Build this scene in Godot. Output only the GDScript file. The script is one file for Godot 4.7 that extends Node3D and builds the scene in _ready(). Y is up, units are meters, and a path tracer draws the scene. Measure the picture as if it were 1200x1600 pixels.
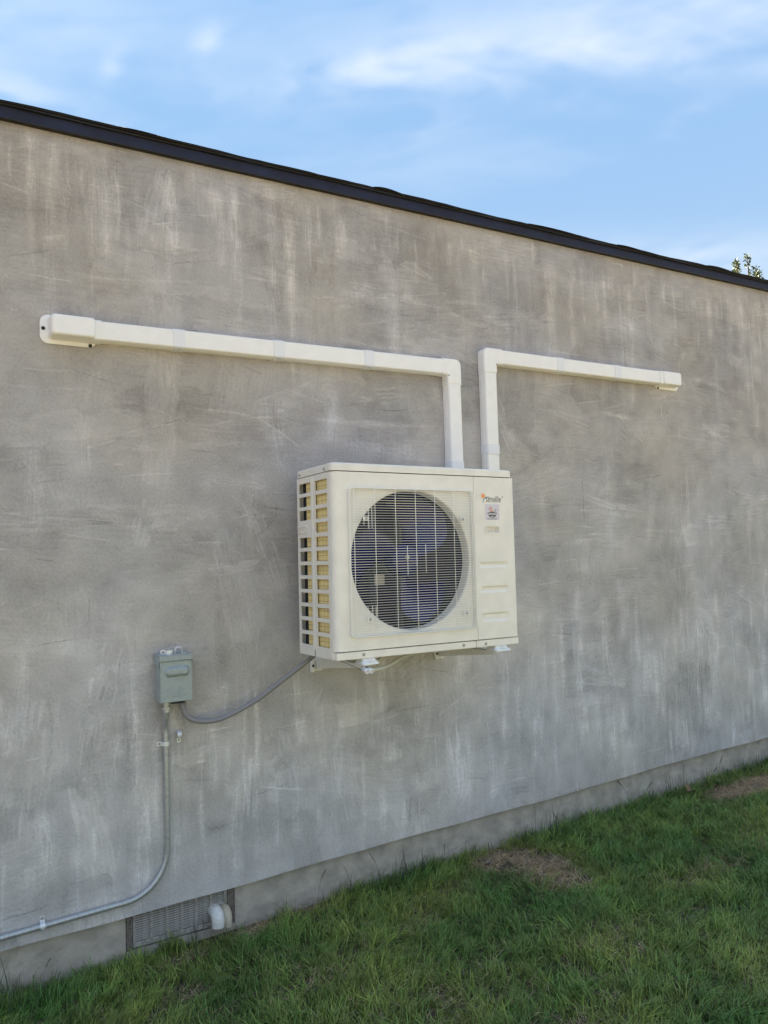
extends Node3D
# Everything is in metres. The stucco face is the plane z = 0 and x runs along it; the ground meets it near y = 0.

var rng := RandomNumberGenerator.new()
var used := {}
var M := {}
const SLOPE := 0.0257


func _ready() -> void:
	rng.seed = 4711
	make_camera()
	make_sky()
	make_materials()
	make_ground()
	make_building()
	make_tree()
	make_air_conditioner()
	make_bracket()
	make_pipe_covers()
	make_electrics()
	make_vent_pipes()
	make_lawn()
	make_litter()


# ---------------------------------------------------------------- camera, sky, sun
func make_camera() -> void:
	var cam := Camera3D.new()
	cam.name = "camera"
	cam.fov = 67.07
	cam.near = 0.05
	cam.far = 2000.0
	cam.transform = Transform3D(Basis(Vector3(0.863955561, -0.0331901682, 0.502473084), Vector3(-0.00083797, 0.997729433, 0.0673444553), Vector3(-0.50356736, -0.0586036739, 0.86196608)), Vector3(-1.3848, 1.5509, 3.2654))
	add_child(cam)
	cam.current = true


const SUN_FROM := Vector3(-0.34, 0.80, -0.55)   # the sun stands behind the building, to the left

func make_sky() -> void:
	var env := Environment.new()
	env.background_mode = Environment.BG_SKY
	var sky := Sky.new()
	var pm := PanoramaSkyMaterial.new()
	pm.panorama = sky_picture()
	pm.energy_multiplier = 0.099
	sky.sky_material = pm
	env.sky = sky
	env.tonemap_mode = Environment.TONE_MAPPER_LINEAR
	env.tonemap_exposure = 10.7
	env.sdfgi_enabled = true
	env.ssao_enabled = true
	env.ssil_enabled = true
	var we := WorldEnvironment.new()
	we.name = "environment"
	we.environment = env
	add_child(we)
	var sun := DirectionalLight3D.new()
	sun.name = "sun"
	sun.light_energy = 1.6
	sun.light_color = Color(1.0, 0.94, 0.85)
	sun.light_angular_distance = 0.5
	sun.shadow_enabled = true
	add_child(sun)
	sun.look_at_from_position(SUN_FROM * 30.0, Vector3.ZERO, Vector3.UP)


func ss(a: float, b: float, x: float) -> float:
	var t := clampf((x - a) / (b - a), 0.0, 1.0)
	return t * t * (3.0 - 2.0 * t)


func sky_picture() -> ImageTexture:
	var w := 2048
	var h := 1024
	var big := noise(11, 1.5, 5)
	var fine := noise(12, 7.0, 6)
	var data := PackedFloat32Array()
	data.resize(w * h * 3)
	var sd := SUN_FROM.normalized()
	# soft clouds in view: azimuth from north (-z) towards east, elevation, half widths, tilt, strength
	var lobes := [[46.0, 33.6, 14.0, 2.4, -0.03, 0.50], [31.0, 32.9, 9.0, 1.7, 0.03, 0.55], [58.0, 32.4, 6.0, 2.6, 0.0, 0.45], [11.3, 32.5, 1.0, 1.0, 0.7, 0.55], [17.9, 35.0, 1.3, 0.9, 0.5, 0.35], [5.0, 30.2, 6.0, 1.1, -0.12, 0.42], [4.0, 34.5, 10.0, 3.0, 0.0, 0.22], [53.4, 27.9, 1.8, 0.5, 0.3, 0.32], [50.0, 20.0, 12.0, 1.7, -0.12, 0.34]]
	for y in h / 2:
		var el := PI * (0.5 - (y + 0.5) / h)
		var ce := cos(el)
		var se := sin(el)
		var eld := rad_to_deg(el)
		var k := pow(1.0 - se, 2.2)
		var base_r := lerpf(0.25, 0.60, k)
		var base_g := lerpf(0.49, 0.76, k)
		var base_b := lerpf(0.86, 0.90, k)
		for x in w:
			var az := wrapf((float(x) + 0.5) / w * TAU, -PI, PI)
			var d := Vector3(sin(az) * ce, se, -cos(az) * ce)
			var azd := rad_to_deg(az)
			var p := Vector3(d.x / (se + 0.35), d.z / (se + 0.35), 0.0)
			var s1 := p.x * 0.82 + p.y * 0.57
			var s2 := -p.x * 0.57 + p.y * 0.82
			var n := big.get_noise_3d(s1 * 0.6, s2 * 1.9, 3.0)
			var n2 := fine.get_noise_3d(s1 * 0.8 + 0.25 * n, s2 * 1.7 - 0.2 * n, 7.0)
			var st_ := fine.get_noise_3d(azd * 0.022 + n * 0.3, (eld - 0.10 * azd) * 0.085, 21.0)
			var c := ss(-0.25, 0.55, n + 0.35 * n2) * 0.8
			if absf(azd - 31.0) < 60.0:
				c *= 0.12 + 0.88 * ss(28.0, 55.0, absf(azd - 31.0))  # unseen cloud outside the view stays denser, added to brighten the wall
				for l in lobes:
					var dx: float = (azd - l[0]) / l[2]
					if absf(dx) < 2.6:
						var dy: float = (eld - l[1] - l[4] * (azd - l[0]) + n2 * 1.3) / l[3]
						if absf(dy) < 2.6:
							c += 0.34 * l[5] * exp(-dx * dx - dy * dy) * clampf(0.80 + 0.65 * st_ + 0.8 * n2 + 0.2 * n, 0.0, 1.6)
			c = clampf(c, 0.0, 0.85)
			var cs := d.dot(sd)
			var glow := exp((cs - 1.0) * 7.0)
			var g2 := 1.0 + 0.05 * glow
			var o := (y * w + x) * 3
			data[o] = lerpf(base_r, 1.48, c) * g2 + 0.01 * glow
			data[o + 1] = lerpf(base_g, 1.40, c) * g2 + 0.05 * glow
			data[o + 2] = lerpf(base_b, 1.32, c) * g2 + 0.05 * glow
	for i in range(w * h / 2 * 3, w * h * 3, 3):
		data[i] = 0.16
		data[i + 1] = 0.18
		data[i + 2] = 0.14
	return ImageTexture.create_from_image(Image.create_from_data(w, h, false, Image.FORMAT_RGBF, data.to_byte_array()))


# ---------------------------------------------------------------- helpers
func noise(s: int, f: float, oct := 4) -> FastNoiseLite:
	var n := FastNoiseLite.new()
	n.seed = s
	n.noise_type = FastNoiseLite.TYPE_SIMPLEX_SMOOTH
	n.frequency = f
	n.fractal_type = FastNoiseLite.FRACTAL_FBM
	n.fractal_octaves = oct
	return n


func noise_bytes(s: int, f: float, oct: int, w: int, h: int, nw := 0, nh := 0) -> PackedByteArray:
	# a noise picture of nw x nh stretched to w x h, as bytes
	var im := noise(s, f, oct).get_image(nw if nw else w, nh if nh else h)
	im.convert(Image.FORMAT_L8)
	if nw or nh:
		im.resize(w, h, Image.INTERPOLATE_CUBIC)
	return im.get_data()


func numbered(called: String) -> String:
	var k: int = used.get(called, 0)
	used[called] = k + 1
	return called if k == 0 else "%s_%03d" % [called, k]


func thing(called: String, label: String, category: String, at := Vector3.ZERO, group := "") -> Node3D:
	var o := Node3D.new()
	o.name = numbered(called)
	add_child(o)
	o.position = at
	tag(o, label, category, group)
	return o


func tag(o: Node, label: String, category: String, group := "") -> void:
	o.set_meta("label", label)
	o.set_meta("category", category)
	if group:
		o.set_meta("group", group)


func obj(called: String, what: Variant, m: Material, parent: Node = null) -> MeshInstance3D:
	var o := MeshInstance3D.new()
	if what is SurfaceTool:
		what.generate_normals()
		o.mesh = what.commit()
	else:
		o.mesh = what
	o.material_override = m
	if parent == null:
		o.name = numbered(called)
		add_child(o)
	else:
		o.name = called
		if parent.has_node(NodePath(called)):
			var k := 1
			while parent.has_node(NodePath("%s_%03d" % [called, k])):
				k += 1
			o.name = "%s_%03d" % [called, k]
		parent.add_child(o, true)
	return o


func struct(called: String, what: Variant, m: Material, label: String) -> MeshInstance3D:
	var o := obj(called, what, m)
	o.set_meta("kind", "structure")
	o.set_meta("label", label)
	return o


func mb() -> SurfaceTool:
	var st := SurfaceTool.new()
	st.begin(Mesh.PRIMITIVE_TRIANGLES)
	st.set_smooth_group(-1)
	return st


func tri(st: SurfaceTool, a: Vector3, b: Vector3, c: Vector3, n: Vector3) -> void:
	if (b - a).cross(c - a).dot(n) > 0.0:
		st.add_vertex(a)
		st.add_vertex(c)
		st.add_vertex(b)
	else:
		st.add_vertex(a)
		st.add_vertex(b)
		st.add_vertex(c)


func quad(st: SurfaceTool, a: Vector3, b: Vector3, c: Vector3, d: Vector3, n: Vector3) -> void:
	tri(st, a, b, c, n)
	tri(st, a, c, d, n)


func box(st: SurfaceTool, lo: Vector3, hi: Vector3, r := 0.0, xf := Transform3D()) -> void:
	# a box with chamfered edges
	var c := (lo + hi) / 2.0
	var e := (hi - lo) / 2.0
	var at := func(s: Vector3, axis: int) -> Vector3:
		var q := Vector3(s.x * e.x, s.y * e.y, s.z * e.z)
		for k in 3:
			if k != axis:
				q[k] -= s[k] * r
		return xf * (c + q)
	for axis in 3:
		var b := (axis + 1) % 3
		var d := (axis + 2) % 3
		for s in [-1.0, 1.0]:
			var p := []
			for t in [[-1.0, -1.0], [1.0, -1.0], [1.0, 1.0], [-1.0, 1.0]]:
				var v := Vector3.ZERO
				v[axis] = s
				v[b] = t[0]
				v[d] = t[1]
				p.append(at.call(v, axis))
			var n := Vector3.ZERO
			n[axis] = s
			quad(st, p[0], p[1], p[2], p[3], xf.basis * n)
		if r > 0.0:
			for sb in [-1.0, 1.0]:
				for sd in [-1.0, 1.0]:
					var v0 := Vector3.ZERO
					v0[axis] = -1.0
					v0[b] = sb
					v0[d] = sd
					var v1 := v0
					v1[axis] = 1.0
					var n := Vector3.ZERO
					n[b] = sb
					n[d] = sd
					quad(st, at.call(v0, b), at.call(v1, b), at.call(v1, d), at.call(v0, d), xf.basis * n)
	if r > 0.0:
		for i in 8:
			var s := Vector3(1.0 if i & 1 else -1.0, 1.0 if i & 2 else -1.0, 1.0 if i & 4 else -1.0)
			tri(st, at.call(s, 0), at.call(s, 1), at.call(s, 2), xf.basis * s)


func rr(cx: float, cy: float, hx: float, hy: float, r: float, seg := 4) -> PackedVector2Array:
	# rounded rectangle, counter-clockwise
	var out := PackedVector2Array()
	for k in 4:
		var c := Vector2(cx + (hx - r) * [1, -1, -1, 1][k], cy + (hy - r) * [1, 1, -1, -1][k])
		for i in seg + 1:
			var a := PI / 2 * (k + float(i) / seg)
			out.append(c + Vector2(cos(a), sin(a)) * r)
	return out


func inset(poly: PackedVector2Array, d: float) -> PackedVector2Array:
	# moves every corner of a counter-clockwise outline inwards
	var out := PackedVector2Array()
	var n := poly.size()
	for i in n:
		var a := (poly[i] - poly[(i + n - 1) % n]).normalized()
		var b := (poly[(i + 1) % n] - poly[i]).normalized()
		var na := Vector2(-a.y, a.x)
		var nb := Vector2(-b.y, b.x)
		var m := (na + nb).normalized()
		out.append(poly[i] + m * d / maxf(0.4, m.dot(na)))
	return out


func loft(st: SurfaceTool, rings: Array, zs: Array, cap0 := true, cap1 := true, xf := Transform3D(), smooth := false) -> void:
	# joins counter-clockwise outlines of equal size lying at the heights zs
	var n: int = rings[0].size()
	st.set_smooth_group(1 if smooth else -1)
	for k in rings.size() - 1:
		for i in n:
			var j := (i + 1) % n
			var a := Vector3(rings[k][i].x, rings[k][i].y, zs[k])
			var b := Vector3(rings[k][j].x, rings[k][j].y, zs[k])
			var c := Vector3(rings[k + 1][j].x, rings[k + 1][j].y, zs[k + 1])
			var d := Vector3(rings[k + 1][i].x, rings[k + 1][i].y, zs[k + 1])
			# clockwise seen from outside
			for v in [a, c, b, a, d, c]:
				st.add_vertex(xf * v)
	st.set_smooth_group(-1)
	for e in 2:
		if [cap0, cap1][e]:
			var ring: PackedVector2Array = rings[0] if e == 0 else rings[-1]
			var z: float = zs[0] if e == 0 else zs[-1]
			var ids := Geometry2D.triangulate_polygon(ring)
			var nn := xf.basis * Vector3(0, 0, -1 if e == 0 else 1)
			for t in range(0, ids.size(), 3):
				var q := []
				for u in 3:
					q.append(xf * Vector3(ring[ids[t + u]].x, ring[ids[t + u]].y, z))
				tri(st, q[0], q[1], q[2], nn)


func prism(st: SurfaceTool, poly: PackedVector2Array, z0: float, z1: float, bevel := 0.0, xf := Transform3D()) -> void:
	if bevel > 0.0:
		loft(st, [poly, poly, inset(poly, bevel)], [z0, z1 - bevel, z1], true, true, xf)
	else:
		loft(st, [poly, poly], [z0, z1], true, true, xf)


func tube(st: SurfaceTool, pts: Array, r: Variant, sides := 12, cap0 := true, cap1 := true) -> void:
	st.set_smooth_group(1)
	var up := Vector3.UP
	var rings := []
	for i in pts.size():
		var t: Vector3 = (pts[mini(i + 1, pts.size() - 1)] - pts[maxi(i - 1, 0)]).normalized()
		if i == 0:
			up = Vector3.UP if absf(t.y) < 0.9 else Vector3.RIGHT
		var s := t.cross(up).normalized()
		up = s.cross(t).normalized()
		var rad: float = r[i] if r is Array else r
		var ring := []
		for k in sides:
			var a := TAU * k / sides
			ring.append(pts[i] + (s * cos(a) + up * sin(a)) * rad)
		rings.append(ring)
	for i in rings.size() - 1:
		for k in sides:
			var j := (k + 1) % sides
			var n: Vector3 = rings[i][k] + rings[i][j] - pts[i] * 2.0
			quad(st, rings[i][k], rings[i][j], rings[i + 1][j], rings[i + 1][k], n)
	st.set_smooth_group(-1)
	for e in 2:
		if [cap0, cap1][e]:
			var c: Vector3 = pts[0] if e == 0 else pts[-1]
			var ring: Array = rings[0] if e == 0 else rings[-1]
			var nn: Vector3 = (pts[0] - pts[1]) if e == 0 else (pts[-1] - pts[-2])
			for k in sides:
				tri(st, c, ring[k], ring[(k + 1) % sides], nn)


func lathe(st: SurfaceTool, prof: Array, xf := Transform3D(), sides := 24, smooth := true) -> void:
	# prof: [radius, height] pairs, turned about the local z axis
	st.set_smooth_group(1 if smooth else -1)
	for i in prof.size() - 1:
		var dr: float = prof[i + 1][0] - prof[i][0]
		var dz: float = prof[i + 1][1] - prof[i][1]
		for k in sides:
			var a := TAU * k / sides
			var b := TAU * (k + 1) / sides
			var ca := Vector3(cos(a), sin(a), 0)
			var cb := Vector3(cos(b), sin(b), 0)
			var n := (ca + cb).normalized() * dz + Vector3(0, 0, -dr)
			quad(st, xf * (ca * prof[i][0] + Vector3(0, 0, prof[i][1])), xf * (cb * prof[i][0] + Vector3(0, 0, prof[i][1])), xf * (cb * prof[i + 1][0] + Vector3(0, 0, prof[i + 1][1])), xf * (ca * prof[i + 1][0] + Vector3(0, 0, prof[i + 1][1])), xf.basis * n)
	st.set_smooth_group(-1)


func curve(pts: Array, per := 8) -> Array:
	# a smooth line through the points
	var out := []
	for i in pts.size() - 1:
		var a: Vector3 = pts[maxi(i - 1, 0)]
		var b: Vector3 = pts[i]
		var c: Vector3 = pts[i + 1]
		var d: Vector3 = pts[mini(i + 2, pts.size() - 1)]
		for k in per:
			out.append(b.cubic_interpolate(c, a, d, float(k) / per))
	out.append(pts[-1])
	return out


func screw_shape(r := 0.006, h := 0.003) -> SurfaceTool:
	var st := mb()
	lathe(st, [[r * 1.35, 0.0], [r * 1.35, h * 0.25], [r, h * 0.3], [r * 0.92, h * 0.8], [r * 0.6, h], [r * 0.3, h], [r * 0.25, h * 0.5], [0.0, h * 0.5]], Transform3D(), 12, false)
	return st


func lin(r: float, g: float, b: float) -> Color:
	return Color(r, g, b).linear_to_srgb()


func paint(c: Color, rough: float, metal := 0.0) -> StandardMaterial3D:
	var m := StandardMaterial3D.new()
	m.albedo_color = c
	m.roughness = rough
	m.metallic = metal
	return m


func mottled(c: Color, rough: float, metal: float, spread: float, freq: float, scale: float, s: int, bump := 0.0) -> StandardMaterial3D:
	# a plain material whose tone wanders a little, mapped from three sides
	var m := paint(c, rough, metal)
	var t := NoiseTexture2D.new()
	t.width = 512
	t.height = 512
	t.seamless = true
	t.noise = noise(s, freq, 5)
	var g := Gradient.new()
	g.set_color(0, Color(1.0 - spread, 1.0 - spread, 1.0 - spread))
	g.set_color(1, Color(1, 1, 1))
	t.color_ramp = g
	m.albedo_texture = t
	m.uv1_triplanar = true
	m.uv1_scale = Vector3.ONE * scale
	if bump > 0.0:
		var t2 := NoiseTexture2D.new()
		t2.width = 512
		t2.height = 512
		t2.seamless = true
		t2.noise = noise(s + 1, freq * 2.0, 5)
		m.heightmap_enabled = true
		m.heightmap_texture = t2
		m.heightmap_scale = bump
	return m


func make_materials() -> void:
	M.cream = mottled(lin(0.865, 0.835, 0.785), 0.38, 0.0, 0.05, 0.01, 1.6, 21)
	M.grille = paint(lin(0.90, 0.89, 0.85), 0.35)
	M.cover_white = mottled(lin(0.90, 0.89, 0.89), 0.40, 0.0, 0.025, 0.012, 2.0, 23)
	M.strap_white = paint(lin(0.79, 0.80, 0.85), 0.35)
	M.navy = paint(lin(0.009, 0.012, 0.100), 0.24)
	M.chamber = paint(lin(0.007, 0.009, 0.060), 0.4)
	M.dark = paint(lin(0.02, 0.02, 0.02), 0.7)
	M.coil_dark = paint(lin(0.045, 0.05, 0.055), 0.6)
	M.gold = coil_gold()
	M.screw = paint(lin(0.40, 0.40, 0.39), 0.4, 0.5)
	M.zinc = mottled(lin(0.56, 0.58, 0.60), 0.40, 0.55, 0.18, 0.02, 6.0, 25)
	M.chrome = paint(lin(0.72, 0.75, 0.78), 0.35, 0.3)
	M.box_grey = mottled(lin(0.34, 0.40, 0.42), 0.30, 0.0, 0.08, 0.02, 5.0, 27)
	M.whip = paint(lin(0.24, 0.235, 0.255), 0.45)
	M.bracket = mottled(lin(0.86, 0.86, 0.84), 0.45, 0.0, 0.07, 0.02, 4.0, 29)
	M.white = paint(lin(0.82, 0.83, 0.84), 0.35)
	M.hose = paint(lin(0.60, 0.59, 0.53), 0.6)
	M.black = paint(lin(0.02, 0.02, 0.022), 0.5)
	M.fascia = mottled(lin(0.011, 0.018, 0.056), 0.75, 0.0, 0.25, 0.01, 1.2, 31)
	M.lip = mottled(lin(0.022, 0.019, 0.017), 0.6, 0.0, 0.5, 0.02, 2.0, 33)
	M.roof = mottled(lin(0.010, 0.010, 0.010), 0.9, 0.0, 0.6, 0.05, 3.0, 35, 0.5)
	M.concrete = mottled(lin(0.52, 0.475, 0.405), 0.92, 0.0, 0.20, 0.035, 0.5, 37, 0.5)
	M.stucco_plain = mottled(lin(0.33, 0.32, 0.30), 0.9, 0.0, 0.25, 0.01, 0.6, 39, 0.2)
	M.wood = mottled(lin(0.26, 0.225, 0.19), 0.85, 0.0, 0.45, 0.03, 5.0, 41, 0.2)
	M.vent_grey = mottled(lin(0.46, 0.44, 0.40), 0.55, 0.0, 0.3, 0.02, 4.0, 43)
	M.pvc = mottled(lin(0.86, 0.86, 0.83), 0.4, 0.0, 0.22, 0.03, 6.0, 45)
	M.pvc_cream = mottled(lin(0.68, 0.62, 0.48), 0.5, 0.0, 0.3, 0.03, 6.0, 47)
	M.soil = mottled(lin(0.23, 0.175, 0.115), 0.95, 0.0, 0.6, 0.03, 2.5, 49, 1.5)


func coil_gold() -> StandardMaterial3D:
	var im := Image.create(128, 1024, false, Image.FORMAT_RGB8)
	var r := RandomNumberGenerator.new()
	r.seed = 5
	var col := []
	for x in 128:
		col.append(0.86 + 0.14 * r.randf() - (0.16 if x % 16 < 2 else 0.0))
	for y in 1024:
		var row := 1.0 - (0.42 if y % 29 < 3 else 0.0) - 0.1 * r.randf()
		if (y / 29) % 4 == 2:
			row *= 0.9
		for x in 128:
			var v: float = row * col[x]
			im.set_pixel(x, y, lin(0.92 * v, 0.74 * v, 0.34 * v))
	var m := paint(Color.WHITE, 0.5, 0.0)
	m.albedo_texture = ImageTexture.create_from_image(im)
	return m


# ---------------------------------------------------------------- ground
func ground_y(x: float, z: float) -> float:
	var xs := clampf(x, -7.0, 9.0)
	var y := SLOPE * xs
	y += 0.012 * sin(x * 2.1 + z * 1.3) * sin(z * 2.7 - x * 0.7) * ss(0.1, 0.6, z)
	return y - 0.012 * ss(0.5, 0.0, z)


func make_ground() -> void:
	var st := mb()
	st.set_smooth_group(1)
	var xs := []
	var zs := []
	for i in 57:
		xs.append(-4.0 + i * 0.2)
	for i in 24:
		zs.append(-0.4 + i * 0.22)
	for e in [6.0, 10.0, 25.0, 80.0, 300.0, 900.0]:
		xs.append(7.2 + e)
		xs.push_front(-4.0 - e)
		zs.append(4.66 + e)
		zs.push_front(-0.4 - e)
	for i in xs.size() - 1:
		for j in zs.size() - 1:
			var q := []
			for c in [[0, 0], [1, 0], [1, 1], [0, 1]]:
				var x: float = xs[i + c[0]]
				var z: float = zs[j + c[1]]
				q.append(Vector3(x, ground_y(x, z) if absf(z) < 30.0 else SLOPE * clampf(x, -7.0, 9.0), z))
			quad(st, q[0], q[1], q[2], q[3], Vector3.UP)
	struct("ground", st, M.soil, "dark soil of the lawn below the grass")


# ---------------------------------------------------------------- the building
const WX0 := -2.0      # the part of the wall that the stucco picture covers
const WX1 := 4.4
const WY0 := 0.0
const WY1 := 3.4

func stucco_bottom(x: float) -> float:
	return 0.179 + SLOPE * clampf(x, -5.0, 6.0) + 0.0035 * sin(x * 3.1) + 0.0015 * sin(x * 11.0 + 1.0)


func fascia_y(x: float) -> float:
	return 3.319 + 0.0072 * x


# trowel marks, streaks and patches: x0, y0, x1, y1 on the wall, half width, lighter (+) or darker (-), warm (+) or cool (-)
const MARKS := [
	[-1.163, 2.696, -1.062, 2.681, 0.013, 0.22, 0.0],
	[-0.871, 2.732, -0.324, 2.795, 0.006, 0.15, 0.0],
	[-0.278, 3.271, -0.277, 2.802, 0.022, 0.14, 1.0],
	[-0.218, 3.315, -0.207, 2.462, 0.017, 0.12, 0.0],
	[-1.014, 2.865, -0.931, 2.891, 0.01, 0.25, 0.0],
	[-0.703, 3.088, -0.55, 3.041, 0.017, 0.16, 0.0],
	[0.31, 3.274, 0.284, 2.512, 0.017, -0.14, 2.0],
	[0.329, 3.327, 0.733, 3.277, 0.041, 0.12, 0.0],
	[0.313, 2.845, 0.64, 2.861, 0.017, 0.2, 0.0],
	[0.64, 2.861, 0.914, 2.849, 0.019, 0.2, 0.0],
	[0.914, 2.849, 1.248, 2.77, 0.017, 0.18, 0.0],
	[0.363, 2.789, 0.87, 2.775, 0.034, -0.13, 0.0],
	[0.271, 2.61, 0.902, 2.592, 0.019, 0.18, 0.0],
	[-0.017, 2.317, -0.012, 1.948, 0.046, 0.2, -2.0],
	[-0.129, 2.206, 0.113, 2.056, 0.005, 0.25, 0.0],
	[0.124, 2.207, 0.885, 2.211, 0.011, 0.2, 0.0],
	[0.254, 2.108, 0.88, 2.104, 0.038, 0.16, -1.0],
	[-0.426, 1.904, -0.045, 1.866, 0.027, 0.14, -2.0],
	[0.356, 3.075, 0.723, 3.023, 0.029, -0.1, 0.0],
	[2.025, 2.903, 2.464, 2.877, 0.052, 0.14, -2.0],
	[2.017, 2.786, 2.751, 2.744, 0.043, -0.12, 0.0],
	[2.867, 2.65, 3.25, 2.575, 0.015, 0.22, 0.0],
	[2.015, 2.363, 2.31, 2.343, 0.017, 0.22, 0.0],
	[2.082, 2.194, 2.089, 1.396, 0.047, 0.13, -2.0],
	[2.409, 2.011, 2.438, 1.656, 0.037, 0.14, -2.0],
	[3.166, 2.031, 3.164, 1.648, 0.032, -0.15, 0.0],
	[3.399, 1.841, 3.358, 1.559, 0.033, 0.22, -1.0],
	[3.353, 3.093, 3.318, 2.427, 0.028, -0.12, 2.0],
	[3.319, 3.311, 3.307, 2.822, 0.045, 0.1, 0.0],
	[0.852, 0.644, 0.881, 0.259, 0.032, 0.16, -1.0],
	[0.994, 0.688, 0.986, 0.271, 0.016, 0.14, 0.0],
	[1.427, 0.766, 1.469, 0.317, 0.036, 0.14, -2.0],
	[1.768, 0.94, 1.765, 0.372, 0.028, 0.13, -1.0],
	[2.081, 0.689, 2.156, 0.272, 0.025, 0.14, -1.0],
	[2.489, 0.989, 2.454, 0.414, 0.007, 0.12, 0.0],
	[-1.073, 0.652, -1.062, 0.596, 0.025, -0.2, 0.0],
	[0.414, 0.781, 0.633, 0.845, 0.02, -0.18, 0.0],
	[-0.4, 0.425, -0.259, 0.443, 0.022, -0.16, 0.0],
	[0.397, 0.769, 0.575, 0.791, 0.006, 0.2, 0.0],
	[0.47, 0.398, 0.466, 0.279, 0.017, 0.1, -1.0],
	[0.016, 0.707, 0.01, 0.259, 0.025, 0.13, -2.0],
	[0.676, 0.981, 0.657, 0.364, 0.027, -0.12, 2.0],
	[0.318, 0.987, 0.292, 0.43, 0.027, 0.08, 1.0],
	[-0.503, 0.654, -0.34, 0.632, 0.004, -0.2, 0.0],
	[0.819, 0.775, 0.808, 0.367, 0.012, -0.12, 1.0],
	[1.098, 0.707, 1.213, 0.492, 0.04, -0.13, 0.0],
	[2.922, 1.116, 2.921, 0.549, 0.051, 0.1, -2.0],
	[1.641, 1.236, 1.628, 0.637, 0.023, -0.08, 0.0],
	[1.766, 0.912, 1.961, 0.831, 0.02, 0.12, -2.0],
	[1.46, 0.942, 1.695, 0.947, 0.005, 0.14, 0.0],
	[1.313, 3.173, 2.423, 3.096, 0.033, 0.08, 0.0],
	[1.604, 3.391, 1.628, 2.983, 0.032, -0.1, 1.0],
	[1.895, 3.291, 1.891, 2.829, 0.038, -0.08, 1.0],
	[2.465, 3.265, 2.46, 2.978, 0.048, -0.1, 1.0],
	[2.208, 3.225, 2.21, 2.867, 0.041, -0.06, 1.0],
	[-1.024, 3.183, -1.003, 2.794, 0.019, -0.06, 2.0],
	[-0.597, 3.144, -0.573, 2.952, 0.022, -0.08, 0.0],
	[-0.907, 2.864, -0.35, 2.906, 0.028, -0.07, 0.0],
	[-1.165, 2.264, -0.839, 2.271, 0.004, 0.16, 0.0],
	[-0.392, 2.218, -0.129, 2.201, 0.005, 0.2, 0.0],
	[-0.767, 2.06, -0.533, 2.044, 0.024, 0.1, 0.0],
	[-0.451, 2.047, -0.039, 2.094, 0.022, 0.1, 0.0],
	[-1.122, 1.969, -1.01, 1.772, 0.036, -0.05, 2.0],
	[-0.34, 1.996, -0.043, 1.962, 0.023, -0.1, 0.0],
	[-0.748, 1.512, -0.651, 1.246, 0.032, -0.05, 0.0],
	[-1.169, 1.265, -0.599, 1.242, 0.053, 0.05, -1.0],
	[-0.902, 0.747, -0.758, 0.748, 0.006, 0.1, 0.0],
	[-0.986, 1.847, -0.819, 1.798, 0.026, 0.08, -1.0],
	[0.391, 2.083, 0.837, 2.036, 0.034, 0.1, -1.0],
	[0.956, 2.889, 1.254, 2.895, 0.013, 0.14, 0.0],
	[2.315, 1.658, 2.78, 1.632, 0.009, 0.16, 0.0],
	[1.687, 1.593, 2.094, 1.615, 0.012, 0.14, 0.0],
	[2.904, 2.359, 3.283, 2.207, 0.015, 0.12, 0.0],
	[2.532, 2.256, 3.283, 2.207, 0.009, 0.12, 0.0],
	[1.496, 2.346, 1.984, 2.304, 0.011, 0.12, 0.0],
	[1.599, 2.5, 2.371, 2.406, 0.062, -0.05, 1.0],
]

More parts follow.
